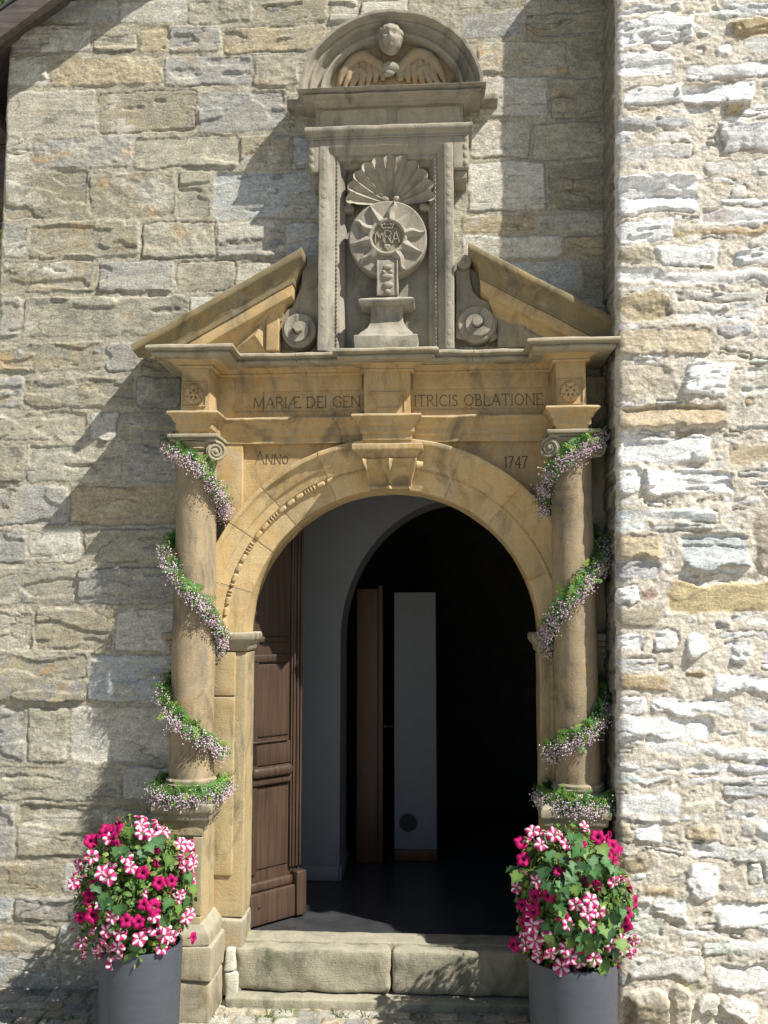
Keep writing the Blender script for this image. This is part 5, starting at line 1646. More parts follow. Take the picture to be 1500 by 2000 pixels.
# ------------------------------------------------------------------ carved lettering
GLY = {
    'M': (0.95, [[(0.0, 0), (0.08, 1)], [(0.08, 1), (0.46, 0.1)], [(0.46, 0.1), (0.84, 1)], [(0.84, 1), (0.95, 0)]]),
    'A': (0.78, [[(0, 0), (0.39, 1)], [(0.39, 1), (0.78, 0)], [(0.16, 0.36), (0.62, 0.36)]]),
    'R': (0.66, [[(0.06, 0), (0.06, 1)], [(0.06, 1), (0.42, 0.97), (0.54, 0.78), (0.44, 0.56), (0.06, 0.5)], [(0.3, 0.5), (0.66, 0)]]),
    'I': (0.12, [[(0.06, 0), (0.06, 1)]]), '|': (0.12, [[(0.06, -0.06), (0.06, 1.14)]]),
    'Æ': (1.15, [[(0, 0), (0.52, 1)], [(0.52, 1), (0.62, 0)], [(0.2, 0.36), (0.56, 0.36)], [(0.52, 1), (1.05, 1), (1.05, 0.92)], [(0.57, 0.52), (0.9, 0.52)], [(0.62, 0), (1.15, 0), (1.15, 0.1)]]),
    'D': (0.78, [[(0.06, 0), (0.06, 1)], [(0.06, 1), (0.4, 0.97), (0.68, 0.78), (0.76, 0.5), (0.68, 0.22), (0.4, 0.03), (0.06, 0)]]),
    'E': (0.56, [[(0.06, 0), (0.06, 1)], [(0.06, 1), (0.52, 1), (0.52, 0.92)], [(0.06, 0.52), (0.42, 0.52)], [(0.06, 0), (0.56, 0), (0.56, 0.1)]]),
    'G': (0.82, [[(0.78, 0.84), (0.6, 0.97), (0.36, 0.98), (0.12, 0.8), (0.03, 0.5), (0.12, 0.2), (0.36, 0.02), (0.62, 0.04), (0.76, 0.14)], [(0.76, 0.14), (0.76, 0.44), (0.6, 0.44)]]),
    'N': (0.80, [[(0.06, 0), (0.06, 1)], [(0.06, 1), (0.74, 0)], [(0.74, 0), (0.74, 1)]]),
    ':': (0.14, [[(0.05, 0.28), (0.09, 0.3)], [(0.05, 0.66), (0.09, 0.68)]]),
    'T': (0.68, [[(0.34, 0), (0.34, 1)], [(0, 0.9), (0.02, 1), (0.66, 1), (0.68, 0.9)]]),
    'C': (0.74, [[(0.74, 0.82), (0.58, 0.97), (0.36, 0.98), (0.12, 0.8), (0.03, 0.5), (0.12, 0.2), (0.36, 0.02), (0.6, 0.05), (0.74, 0.18)]]),
    'S': (0.5, [[(0.46, 0.84), (0.34, 0.97), (0.16, 0.95), (0.05, 0.78), (0.14, 0.58), (0.38, 0.44), (0.48, 0.24), (0.36, 0.04), (0.16, 0.02), (0.02, 0.16)]]),
    'O': (0.86, [[(0.43, 1), (0.14, 0.84), (0.03, 0.5), (0.14, 0.16), (0.43, 0), (0.72, 0.16), (0.83, 0.5), (0.72, 0.84), (0.43, 1)]]),
    'B': (0.6, [[(0.06, 0), (0.06, 1)], [(0.06, 1), (0.4, 0.97), (0.5, 0.78), (0.4, 0.56), (0.06, 0.52)], [(0.4, 0.56), (0.58, 0.36), (0.56, 0.12), (0.4, 0.01), (0.06, 0)]]),
    'L': (0.56, [[(0.06, 1), (0.06, 0), (0.56, 0), (0.56, 0.12)]]),
    '1': (0.22, [[(0.0, 0.86), (0.12, 1), (0.12, 0)], [(0.04, 0), (0.2, 0)]]),
    '7': (0.55, [[(0.0, 0.92), (0.06, 1), (0.55, 1), (0.3, 0.5), (0.14, -0.12)]]),
    '4': (0.6, [[(0.46, -0.16), (0.46, 1), (0.02, 0.24), (0.6, 0.24)]]),
}


def lettering(name, text, xa, xb, zb, h, p, w=0.0036, slant=0.0, sizes=None):
    mb = MB(); x = 0.0; adv = []
    for i, ch in enumerate(text):
        if ch == ' ': x += 0.42; continue
        gw, st = GLY[ch]; k = sizes[i] if sizes else 1.0
        adv.append((ch, x, k)); x += gw * k + 0.17
    tot = x - 0.17; kx = (xb - xa) / tot
    for ch, x0, k in adv:
        gw, st = GLY[ch]
        for pts in st:
            q = [(xa + (x0 + a * k) * kx, zb + b * k * h) for a, b in pts]
            vert = abs(q[0][0] - q[-1][0]) < 0.004
            stroke(mb, q, w * (1.0 if vert or len(q) > 2 else 0.85), 0.0012, -p)
            if len(pts) == 2 and vert and ch not in ':|':
                for e in (q[0], q[-1]): stroke(mb, [(e[0] - 0.005, e[1]), (e[0] + 0.005, e[1])], w * 0.5, 0.0012, -p)
    return mb.build(name, M_LETTER, PORTAL, smooth=False)


pm = 0.085
h_ = Z(600, 774, pm) - Z(600, 795, pm)
lettering("inscription", "MARIÆ DEI GEN:", X(496, 790, pm), X(711, 790, pm) - 0.004, Z(600, 796, pm), h_, pm - 0.003)
lettering("inscription", "ITRICIS OBLATIONE", X(810, 790, pm), X(1060, 790, pm), Z(930, 792, pm), h_ * 1.02, pm - 0.003)
lettering("inscription", "ANNO", X(499, 900, 0.053), X(563, 900, 0.053), Z(530, 906, 0.053), h_ * 0.95, 0.0525, sizes=[1.25, 0.9, 0.9, 0.75])
lettering("inscription", "1747", X(986, 900, 0.053), X(1030, 900, 0.053), Z(1008, 912, 0.053), h_ * 0.95, 0.0525, w=0.005)


# ------------------------------------------------------------------ steps
def worn_block(name, x0, x1, y0, y1, z0, z1, r_, label, mat=M_STEP, amp=0.006):
    mb = MB(); mb.box(x0, x1, y0, y1, z0, z1, r=r_, step=0.022)
    o = mb.build(name, mat, None, amp=amp, ns=12, sharp=60)
    V = None
    return tag(o, label, 'step')


sx0, sxm, sx1 = X(459, 1900, 0.08), X(765, 1900, 0.08), X(1040, 1900, 0.08)
worn_block("stone_step", sx0, sxm - 0.003, -0.088, 0.02, 0.112, FZ - 0.004, 0.024, "worn stone step block at the doorway, the longer one left of the joint", amp=0.013)
worn_block("stone_step", sxm + 0.003, sx1, -0.082, 0.02, 0.112, FZ - 0.006, 0.024, "worn stone step block at the doorway, right of the joint beside the planter", amp=0.012)
tag(bpy.data.objects["stone_step"], group="step blocks at the doorway")
tag(bpy.data.objects["stone_step.001"], group="step blocks at the doorway")
worn_block("stone_slab", X(440, 1955, 0.14), X(1060, 1955, 0.14), -0.150, 0.0, GZ - 0.06, 0.108, 0.012, "low flat stone slab laid in front of the step on the cobbles", amp=0.005)
worn_block("threshold", X(470, 1835, 0.0), 0.76, -0.012, 0.13, FZ - 0.05, FZ + 0.004, 0.006, "flat pale stone threshold between the step and the dark floor", amp=0.002)
for (x0, x1, z0, z1, lab) in ((X(437, 1900, 0.1), X(459, 1900, 0.1), 0.20, 0.305, "upper white filler stone wedged between the left plinth and the step"), (X(437, 1940, 0.1), X(462, 1940, 0.1), 0.085, 0.196, "lower white filler stone wedged between the left plinth and the step")):
    mb = MB(); mb.box(x0, x1, -0.10, 0.0, z0, z1, r=0.014, step=0.02, col=(1.6, 1.7, 1.95))
    tag(mb.build("filler_stone", M_STEP, None, amp=0.010, ns=14), lab, "stone", "filler stones by the step")


# ------------------------------------------------------------------ outer door leaf, folded inward
def build_door():
    hx, hy = X(476, 1700, -0.16), 0.165
    ty = 0.42
    tx = X(578, 1800, -ty)
    D_ = thing("wooden_door", (hx, hy, FZ), "brown panelled oak door leaf folded inward at the left of the archway", "door")
    u = Vector((tx - hx, ty - hy, 0)); L = u.length; u.normalize(); n = Vector((u.y, -u.x, 0))
    M_ = Matrix(((u.x, n.x, 0, hx), (u.y, n.y, 0, hy), (0, 0, 1, 0), (0, 0, 0, 1)))   # local x along leaf, local y toward the viewer
    def part(name, mb, mat=M_DOOR, parent=None):
        mb.V = [tuple(M_ @ Vector(v)) for v in mb.V]
        par = parent or D_
        o = mb.build(name, mat, par)
        if parent is not None: o.matrix_parent_inverse = parent.matrix_basis.inverted()
        return o
    zt = AZ + 0.62
    mb = MB(); mb.box(0, L, -0.02, 0.02, FZ + 0.012, zt, r=0.004, step=0.2); leaf = part("leaf", mb)
    mb = MB()
    for (a, b) in ((0.0, 0.05), (L - 0.075, L)): mb.box(a, b, 0.0205, 0.036, FZ + 0.25, zt, r=0.004, step=0.2)
    part("stile", mb)
    for k in range(3):
        mb = MB(); mb.box(L - 0.066 + k * 0.023, L - 0.054 + k * 0.023, 0.0365, 0.046, FZ + 0.25, zt, r=0.004, step=0.3); part("fluting", mb)
    z1 = Z(520, 1508, -0.2); z2 = Z(520, 1452, -0.2); z3 = Z(520, 1290, -0.2)
    mb = MB(); mb.box(0.0, L - 0.078, 0.0205, 0.050, z1 - 0.065, z1 - 0.03, r=0.008); mb.box(0.0, L - 0.078, 0.0205, 0.072, z1 - 0.028, z1 + 0.028, r=0.022); mb.box(0, L - 0.078, 0.0205, 0.036, z1 + 0.03, z2, r=0.004); mb.box(0, L - 0.1, 0.0205, 0.046, z2 + 0.001, z2 + 0.012, r=0.004)
    part("rail", mb)
    mb = MB(); mb.box(0.0, L - 0.1, 0.0205, 0.040, z3 - 0.01, z3 + 0.03, r=0.008); mb.box(0.0, L - 0.1, 0.0205, 0.036, z3 + 0.09, z3 + 0.12, r=0.008); part("rail", mb)
    mb = MB(); mb.box(0.055, L - 0.08, 0.0205, 0.028, FZ + 0.27, z1 - 0.075, r=0.006); part("panel", mb)
    mb = MB(); mb.box(0.055, L - 0.08, 0.0205, 0.028, z2 + 0.03, z3 - 0.02, r=0.006); part("panel", mb)
    mb = MB(); mb.box(-0.004, L, 0.0205, 0.062, FZ + 0.012, FZ + 0.165, r=0.006); mb.box(-0.004, L - 0.06, 0.0205, 0.05, FZ + 0.167, FZ + 0.215, r=0.014); mb.box(L - 0.06, L + 0.004, 0.0205, 0.08, FZ + 0.014, FZ + 0.23, r=0.008)
    ke = part("kick_board", mb)
    mb = MB()
    for (a, z) in ((0.05, FZ + 0.10), (0.012, FZ + 0.42)): mb.ball((a, 0.064 if z < FZ + 0.2 else 0.038, z), (0.008, 0.005, 0.008), 6)
    part("nail", mb, M_IRON)


build_door()


# ------------------------------------------------------------------ roof verge at the top left
def build_verge():
    V_ = thing("roof_verge", (-2.0, -0.2, 4.95), "dark weathered timber roof verge sloping over the top left corner of the wall", "roof edge")
    p = 0.22
    ax, az = W(0, 72, p); bx, bz = W(112, -8, p)
    u = Vector((bx - ax, 0, bz - az)).normalized(); v = Vector((-u.z, 0, u.x)); o = Vector((ax, 0, az))
    def slab(s0, s1, y0, y1, n0, n1, st=0.08, r_=0.006):
        mb = MB(); mb.box(s0, s1, y0, y1, n0, n1, r=r_, step=st)
        mb.V = [tuple(o + u * a + Vector((0, b, 0)) + v * c) for a, b, c in mb.V]
        return mb
    wx_, wz_ = W(0, 98, 0.0)
    nS = (Vector((wx_, 0, wz_)) - Vector((ax, 0, az))).dot(v)
    slab(-0.55, 4.6, -p, -p + 0.05, 0.0, 0.107).build("barge_board", M_TIMBER, V_, amp=0.004)
    slab(-0.55, 4.6, -p + 0.03, 0.4, nS - 0.016, nS + 0.025).build("soffit", M_TIMBER, V_, amp=0.003)
    slab(-0.55, 4.6, -p + 0.02, 0.5, nS + 0.0255, nS + 0.046).build("roof_slates", M_SLATE_ROOF, V_, amp=0.004)
    # gutter board running back along the eave, left of the wall corner
    mb = MB(); mb.box(-2.42, -2.16, -0.30, 2.8, 4.48, 4.56, r=0.01, step=0.1); mb.build("eave_board", M_TIMBER, V_, amp=0.004)
    mb = MB(); mb.box(-2.34, -2.11, 0.3, 2.8, 4.20, 4.475, r=0.01, step=0.1); mb.build("eave_beam", M_TIMBER, V_, amp=0.004)


build_verge()


# ------------------------------------------------------------------ leaves and flowers
def rot_to(nrm, spin):
    q = Vector(nrm).normalized().to_track_quat('Z', 'Y').to_matrix().to_4x4()
    return q @ Matrix.Rotation(spin, 4, 'Z')


def petunia_mesh(name, striped, seed, wilt=False):
    r_ = random.Random(seed); n = 60
    rings = [(0.0, -0.020), (0.10, -0.014), (0.20, -0.006), (0.34, -0.001), (0.55, 0.002), (0.78, 0.002), (0.93, -0.001), (1.0, -0.004)]
    V = []; C = []; R0 = 0.031; ph0 = r_.uniform(0, 6)
    mag = (0.44, 0.008, 0.125); dark = (0.12, 0.004, 0.045)
    pink = (0.62, 0.04, 0.21); white = (0.84, 0.72, 0.76)
    for k, (q, z) in enumerate(rings):
        for i in range(n):
            t = i / n * 2 * math.pi
            lobe = 1 + 0.09 * math.cos(5 * t) * q ** 2 + 0.02 * math.sin(11 * t + ph0) * q ** 3
            zz = z + 0.003 * math.cos(5 * t) * q ** 2 + 0.004 * math.sin(2 * t + ph0) * q + 0.0016 * math.sin(13 * t + ph0) * q ** 3 - 0.006 * q ** 4 * (0.5 + 0.5 * math.sin(t + ph0 * 2))
            V.append((R0 * q * lobe * math.cos(t), R0 * q * lobe * math.sin(t), zz))
            if striped:
                w_ = abs(((t * 5 / (2 * math.pi)) + 0.5) % 1 - 0.5) * 2       # 0 on a petal's midline
                lim = 0.62 - 0.30 * q + 0.07 * math.sin(i * 1.7 + seed)
                c = white if w_ < lim else pink
                if q < 0.15: c = (0.55, 0.50, 0.14)
            else:
                f = sstep(0.12, 0.42, np.array(q)); c = tuple(dark[m] * (1 - f) + mag[m] * f for m in range(3))
                g = 1 + 0.14 * math.cos(5 * t); c = tuple(x * g for x in c)
            C.append(c)
    F = [(k * n + i, k * n + (i + 1) % n, (k + 1) * n + (i + 1) % n, (k + 1) * n + i) for k in range(len(rings) - 1) for i in range(n)]
    # green calyx tube behind
    b = len(V)
    for (q, z) in ((0.13, -0.013), (0.10, -0.03), (0.06, -0.045)):
        for i in range(8): V.append((R0 * q * math.cos(i * math.pi / 4), R0 * q * math.sin(i * math.pi / 4), z)); C.append((0.12, 0.2, 0.05) if z < -0.025 else (0.5, 0.2, 0.3))
    F += [(b + k * 8 + i, b + k * 8 + (i + 1) % 8, b + (k + 1) * 8 + (i + 1) % 8, b + (k + 1) * 8 + i) for k in range(2) for i in range(8)]
    if wilt: V = [(x * 0.5 + 0.004 * math.sin(y * 160), y * 0.85, z - abs(x) * 0.9 - 0.006 * math.sin(x * 210)) for x, y, z in V]
    me = np_mesh(name, V, F, C); me.materials.append(M_PETAL)
    return me


FLOW = {True: [petunia_mesh("striped_petal", True, s) for s in (1, 2, 3, 6)] + [petunia_mesh("striped_petal", True, 8, True)], False: [petunia_mesh("magenta_petal", False, s) for s in (4, 5, 7)] + [petunia_mesh("magenta_petal", False, 9, True)]}


def leaf_poly(kind):
    if kind == 'oval':
        return [(0, 0), (0.28, 0.18), (0.36, 0.45), (0.24, 0.78), (0, 1), (-0.24, 0.78), (-0.36, 0.45), (-0.28, 0.18)]
    if kind == 'ivy':
        return [(0, 0.0), (0.20, -0.10), (0.42, -0.02), (0.52, 0.16), (0.40, 0.30), (0.60, 0.46), (0.36, 0.56), (0.20, 0.70), (0, 1.02), (-0.20, 0.70), (-0.36, 0.56), (-0.60, 0.46), (-0.40, 0.30), (-0.52, 0.16), (-0.42, -0.02), (-0.20, -0.10)]
    if kind == 'needle':
        return [(0, 0), (0.14, 0.3), (0.10, 0.7), (0, 1), (-0.10, 0.7), (-0.14, 0.3)]


POLY = {k: leaf_poly(k) for k in ('oval', 'ivy', 'needle')}


def add_leaf(mb, pos, nrm, tipdir, size, kind, col, fold=0.18, curl=0.15):
    n = Vector(nrm).normalized(); t = Vector(tipdir); t = (t - n * t.dot(n))
    t = t.normalized() if t.length > 1e-4 else n.orthogonal().normalized()
    s_ = t.cross(n); p = Vector(pos); pts = POLY[kind]; V = []
    c = p + t * size * 0.42 - n * size * 0.04
    V.append(c)
    for a, b in pts:
        V.append(p + s_ * a * size + t * b * size + n * (abs(a) * fold - curl * b * b) * size)
    m = len(pts)
    cc = [tuple(x * (1.5 if kind == 'ivy' else 1.18) for x in col)] + [tuple(x * (0.92 + 0.2 * random.random()) for x in col) for _ in pts]
    mb.add(V, [(0, 1 + i, 1 + (i + 1) % m) for i in range(m)], cc)


def px_on_ellipsoid(px, py, ctr, ax):
    """point where the line of sight meets the flower ball (or its silhouette)"""
    d = Vector(_fw + _rt * (px - 750) / FPX - _up * (py - 1000) / FPX)
    o = Vector(CAMPOS); S = Vector((1 / ax[0], 1 / ax[1], 1 / ax[2]))
    oo = Vector([(o[i] - ctr[i]) * S[i] for i in range(3)]); dd = Vector([d[i] * S[i] for i in range(3)])
    A = dd.dot(dd); B = oo.dot(dd); Cc = oo.dot(oo) - 1; disc = B * B - A * Cc
    t = (-B - math.sqrt(disc)) / A if disc > 0 else -B / A
    q = o + d * t
    n = Vector([(q[i] - ctr[i]) * S[i] ** 2 for i in range(3)]).normalized()
    return q, n


LM = [(495, 195), (420, 235), (485, 255), (380, 270), (315, 325), (475, 325), (755, 385), (670, 545), (785, 615), (880, 600), (270, 680), (285, 750), (320, 845), (230, 870), (675, 775), (755, 790), (550, 885), (640, 900), (1020, 1005), (300, 310), (450, 225)]
LS = [(660, 205), (665, 258), (770, 195), (810, 240), (735, 285), (960, 350), (1025, 355), (305, 435), (440, 480), (385, 540), (430, 580), (555, 435), (590, 505), (955, 450), (1040, 445), (1020, 500), (200, 490), (175, 580), (190, 620), (745, 850), (935, 705), (1015, 835), (985, 870), (300, 960), (410, 960), (245, 1035), (375, 1010), (510, 980), (490, 1080), (420, 1100), (330, 1130), (245, 1130), (465, 1185), (645, 1015), (715, 980), (825, 930), (800, 1080), (880, 1010), (820, 1000), (395, 1250), (450, 860), (960, 510)]
RM = [(265, 370), (910, 335), (1000, 335), (1025, 425), (1075, 430), (300, 535), (830, 725), (890, 700), (945, 760), (375, 845), (285, 910), (375, 970), (325, 1030), (1140, 980), (1150, 1110), (210, 1240), (1100, 1415)]
RS = [(810, 240), (330, 360), (440, 400), (550, 330), (600, 320), (650, 400), (380, 300), (470, 290), (1080, 580), (1045, 725), (1125, 690), (225, 765), (855, 870), (725, 920), (820, 980), (920, 965), (665, 1080), (850, 1100), (370, 1080), (290, 1150), (345, 1150), (400, 1210), (300, 1250), (410, 1345), (530, 1315), (495, 1190), (645, 1270), (680, 1350), (605, 1435), (880, 1360), (765, 1520), (860, 1520), (1125, 1220), (1205, 1215), (1110, 1290), (1185, 1320)]


def plant_group(side, cxp, cyp, wpx, hpx, p, potpx, mags, strs, k, off, seed):
    r_ = random.Random(seed)
    dist = CAMPOS[1] + p
    sc_ = (4.68 - p) / FPX
    cx, cz = W(cxp, cyp, p); ax = (wpx * sc_ / 2, wpx * sc_ / 2 * 0.92, hpx * sc_ / 2)
    ctr = Vector((cx, -p, cz))
    # pot
    pcx = X((potpx[0] + potpx[1]) / 2, 1950, p); pr = (potpx[1] - potpx[0]) * sc_ / 2; ptop = Z(300, 1868 if side == 'left' else 1880, p + pr)
    pot = thing("planter_pot", (pcx, -p, GZ), "tall smooth slate-grey round planter " + ("left of the doorway before the pedestal" if side == 'left' else "right of the doorway at the foot of the rubble buttress"), "planter", "planters flanking the doorway")
    mb = MB(); zb = GZ - 0.012 - p * 0.012
    mb.lathe(pcx, -p, [(pr * 0.88, zb), (pr * 0.93, zb + 0.004), (pr * 0.945, zb + 0.02), (pr * 0.995, ptop - 0.03), (pr, ptop - 0.008), (pr * 0.99, ptop), (pr * 0.94, ptop - 0.002), (pr * 0.92, ptop - 0.02), (pr * 0.91, ptop - 0.06)], 72)
    mb.build("pot_wall", M_POT, pot, sharp=50)
    mb = MB(); mb.lathe(pcx, -p, [(0.001, ptop - 0.035), (pr * 0.6, ptop - 0.03), (pr * 0.915, ptop - 0.045)], 30); mb.build("soil", M_SOIL, pot, amp=0.004, ns=30)
    # petunia bush: foliage + flowers
    lab = "bushy petunias with mostly pink-white flowers in the left planter, few ivy leaves" if side == 'left' else "bushy petunias with pink-white and magenta flowers in the right planter among much ivy"
    bush = thing("petunia_bush", (pcx, -p, ptop - 0.03), lab, "flowers", "petunias in the planters")
    mb = MB()
    def shell(rmin, rmax):
        while True:
            d = Vector((r_.gauss(0, 1), r_.gauss(0, 1), r_.gauss(0, 1))).normalized()
            if d.z < -0.86: continue
            q = r_.uniform(rmin, rmax); lump = 1 + 0.10 * mnoise.noise(d * 2.6 + Vector((seed, 0, 0))) + 0.05 * mnoise.noise(d * 7)
            v = Vector((d.x * ax[0], d.y * ax[1], d.z * ax[2])) * q * lump
            n = Vector((d.x / ax[0], d.y / ax[1], d.z / ax[2])).normalized()
            return ctr + v, n
    for i in range(4400):
        pos, n = shell(0.58, 1.0)
        nn = n + Vector((r_.gauss(0, .45), r_.gauss(0, .45), r_.gauss(0.35, .45)))
        g = r_.choice([(0.10, 0.20, 0.04), (0.075, 0.16, 0.035), (0.14, 0.25, 0.055), (0.06, 0.13, 0.04), (0.20, 0.29, 0.06)])
        v = r_.uniform(0.75, 1.2); g = tuple(x * v for x in g)
        add_leaf(mb, pos, nn, Vector((r_.gauss(0, 1), r_.gauss(0, 1), r_.gauss(-0.3, 1))), r_.uniform(0.016, 0.034), 'oval', g, r_.uniform(0, .4), r_.uniform(0, .4))
    for i in range(420):   # thin stems and buds
        pos, n = shell(0.72, 0.98)
        q = pos + n * r_.uniform(0.012, 0.035) + Vector((r_.gauss(0, .012), r_.gauss(0, .012), r_.gauss(-.004, .012)))
        mb.tube([pos, pos.lerp(q, .5) + Vector((0, 0, .004)), q], [0.0016, 0.0014, 0.0012], 4, (0.16, 0.24, 0.07))
        if r_.random() < 0.35: mb.tube([q, q + n * 0.008, q + n * 0.02], [0.002, 0.0042, 0.001], 5, r_.choice([(0.35, 0.32, 0.07), (0.5, 0.03, 0.14), (0.3, 0.36, 0.1)]))
    for i in range(70):    # main branches from the soil
        pos, n = shell(0.6, 0.9); b = Vector((pcx + r_.uniform(-.6, .6) * pr, -p + r_.uniform(-.6, .6) * pr, ptop - 0.04))
        mb.tube([b, b.lerp(pos, .5) + Vector((0, 0, .03)), pos], [0.004, 0.003, 0.002], 5, (0.09, 0.12, 0.04))
    mb.build("foliage", M_LEAF, bush, smooth=False)
    for lst, st_ in ((mags, False), (strs, True)):
        for (a, b) in lst:
            q, n = px_on_ellipsoid(off[0] + a / k, off[1] + b / k, ctr, ax)
            view = (Vector(CAMPOS) - q).normalized()
            nrm = (n * 0.8 + view * 0.75 + Vector((0.1, 0, 0.15)) + Vector((r_.gauss(0, .42), r_.gauss(0, .15), r_.gauss(0, .42)))).normalized()
            q = q + n * r_.uniform(0.0, 0.02)
            o = bpy.data.objects.new("flower", r_.choice(FLOW[st_])); COL.objects.link(o)
            s_ = r_.uniform(0.74, 1.04) * (1.05 if side == 'left' else 1.0)
            o.parent = bush; o.matrix_parent_inverse = Matrix.Translation(-Vector(bush.location))
            o.matrix_basis = Matrix.Translation(q) @ rot_to(nrm, r_.uniform(0, 6.28)) @ Matrix.Scale(s_, 4)
            o['label'] = "pink petunia flower with white star stripes" if st_ else "deep magenta petunia flower with dark throat"
    extra = 0
    while extra < 24:
        pos, n = shell(0.99, 1.03)
        if n.y > -0.15 or abs(n.z) > 0.93: continue
        extra += 1; st_ = r_.random() < 0.62
        nrm = (n * 0.9 + Vector((0.1, -0.5, 0.2)) + Vector((r_.gauss(0, .45), r_.gauss(0, .2), r_.gauss(0, .45)))).normalized()
        o = bpy.data.objects.new("flower", r_.choice(FLOW[st_])); COL.objects.link(o)
        o.parent = bush; o.matrix_parent_inverse = Matrix.Translation(-Vector(bush.location))
        o.matrix_basis = Matrix.Translation(pos) @ rot_to(nrm, r_.uniform(0, 6.28)) @ Matrix.Scale(r_.uniform(0.66, 0.95), 4)
        o['label'] = "pink petunia flower with white star stripes" if st_ else "deep magenta petunia flower with dark throat"
    for i in range(10):    # a few on the flanks and back
        pos, n = shell(0.98, 1.0)
        if n.y < 0.05: continue
        st_ = r_.random() < 0.6
        o = bpy.data.objects.new("flower", r_.choice(FLOW[st_])); COL.objects.link(o)
        o.parent = bush; o.matrix_parent_inverse = Matrix.Translation(-Vector(bush.location))
        o.matrix_basis = Matrix.Translation(pos) @ rot_to(n, r_.uniform(0, 6.28))
    # ivy
    lab = "few broad green ivy leaves hanging between the petunias of the left planter" if side == 'left' else "many broad dark green ivy leaves hanging over the right planter"
    ivy = thing("trailing_ivy", (pcx, -p, ptop - 0.03), lab, "ivy", "ivy in the planters")
    mb = MB()
    if side == 'left':
        spots = [(385, 740), (330, 660), (410, 790), (505, 805), (500, 400), (660, 420), (700, 390), (830, 765), (890, 820), (970, 740), (1000, 680), (905, 860), (570, 1150), (620, 1120), (670, 1180), (590, 280), (790, 340), (800, 890), (980, 590), (540, 420), (880, 480), (640, 1190)]
    else:
        spots = [(700, 360), (735, 400), (700, 500), (760, 480), (710, 580), (820, 480), (780, 620), (870, 560), (940, 590), (1000, 640), (1040, 620), (850, 660), (930, 450), (250, 660), (290, 690), (230, 620), (480, 740), (540, 780), (600, 790), (630, 840), (590, 760), (500, 520), (600, 540), (490, 630), (680, 690), (560, 930), (600, 980), (480, 1110), (700, 1230), (770, 1270), (840, 1280), (900, 1190), (960, 1040), (1010, 1050), (1090, 980), (780, 1080), (920, 1130), (1000, 1320), (1040, 1350), (970, 1460), (930, 1510), (800, 1370), (720, 1180), (860, 1240), (1080, 1080), (1000, 1150), (530, 1210), (1060, 1240), (640, 1120), (790, 1180), (700, 790), (880, 640)]
    for (a, b) in spots:
        for rep in range(r_.choice([1, 2]) if side == 'left' else r_.choice([1, 2, 2])):
            q, n = px_on_ellipsoid(off[0] + a / k + r_.gauss(0, 3), off[1] + b / k + r_.gauss(0, 3), ctr, tuple(v * 1.0 for v in ax))
            q = q + n * r_.uniform(0.0, 0.022) + Vector((0, 0, 0.02))
            col = r_.choice([(0.065, 0.16, 0.05), (0.05, 0.125, 0.045), (0.08, 0.18, 0.065), (0.12, 0.21, 0.05), (0.04, 0.10, 0.04)])
            add_leaf(mb, q, n + Vector((r_.gauss(0.1, .42), r_.gauss(-.2, .25), r_.gauss(0.45, .4))), Vector((r_.gauss(0, .45), -0.2, -1)), r_.uniform(0.036, 0.060), 'ivy', col, r_.uniform(0.05, 0.3), r_.uniform(0.1, 0.4))
            mb.tube([q, q - n * 0.03 + Vector((0, 0, 0.02)), q - n * 0.08 + Vector((0, 0, 0.03))], [0.0014, 0.0014, 0.0014], 4, (0.2, 0.22, 0.08))
    mb.build("ivy_leaves", M_LEAF, ivy, smooth=True)


plant_group('left', 264, 1742, 226, 275, 0.44, (195, 351), LM, LS, 3.75, (100, 1560), 21)
plant_group('right', 1120, 1760, 222, 278, 0.56, (1037, 1201), RM, RS, 4.412, (960, 1560), 33)


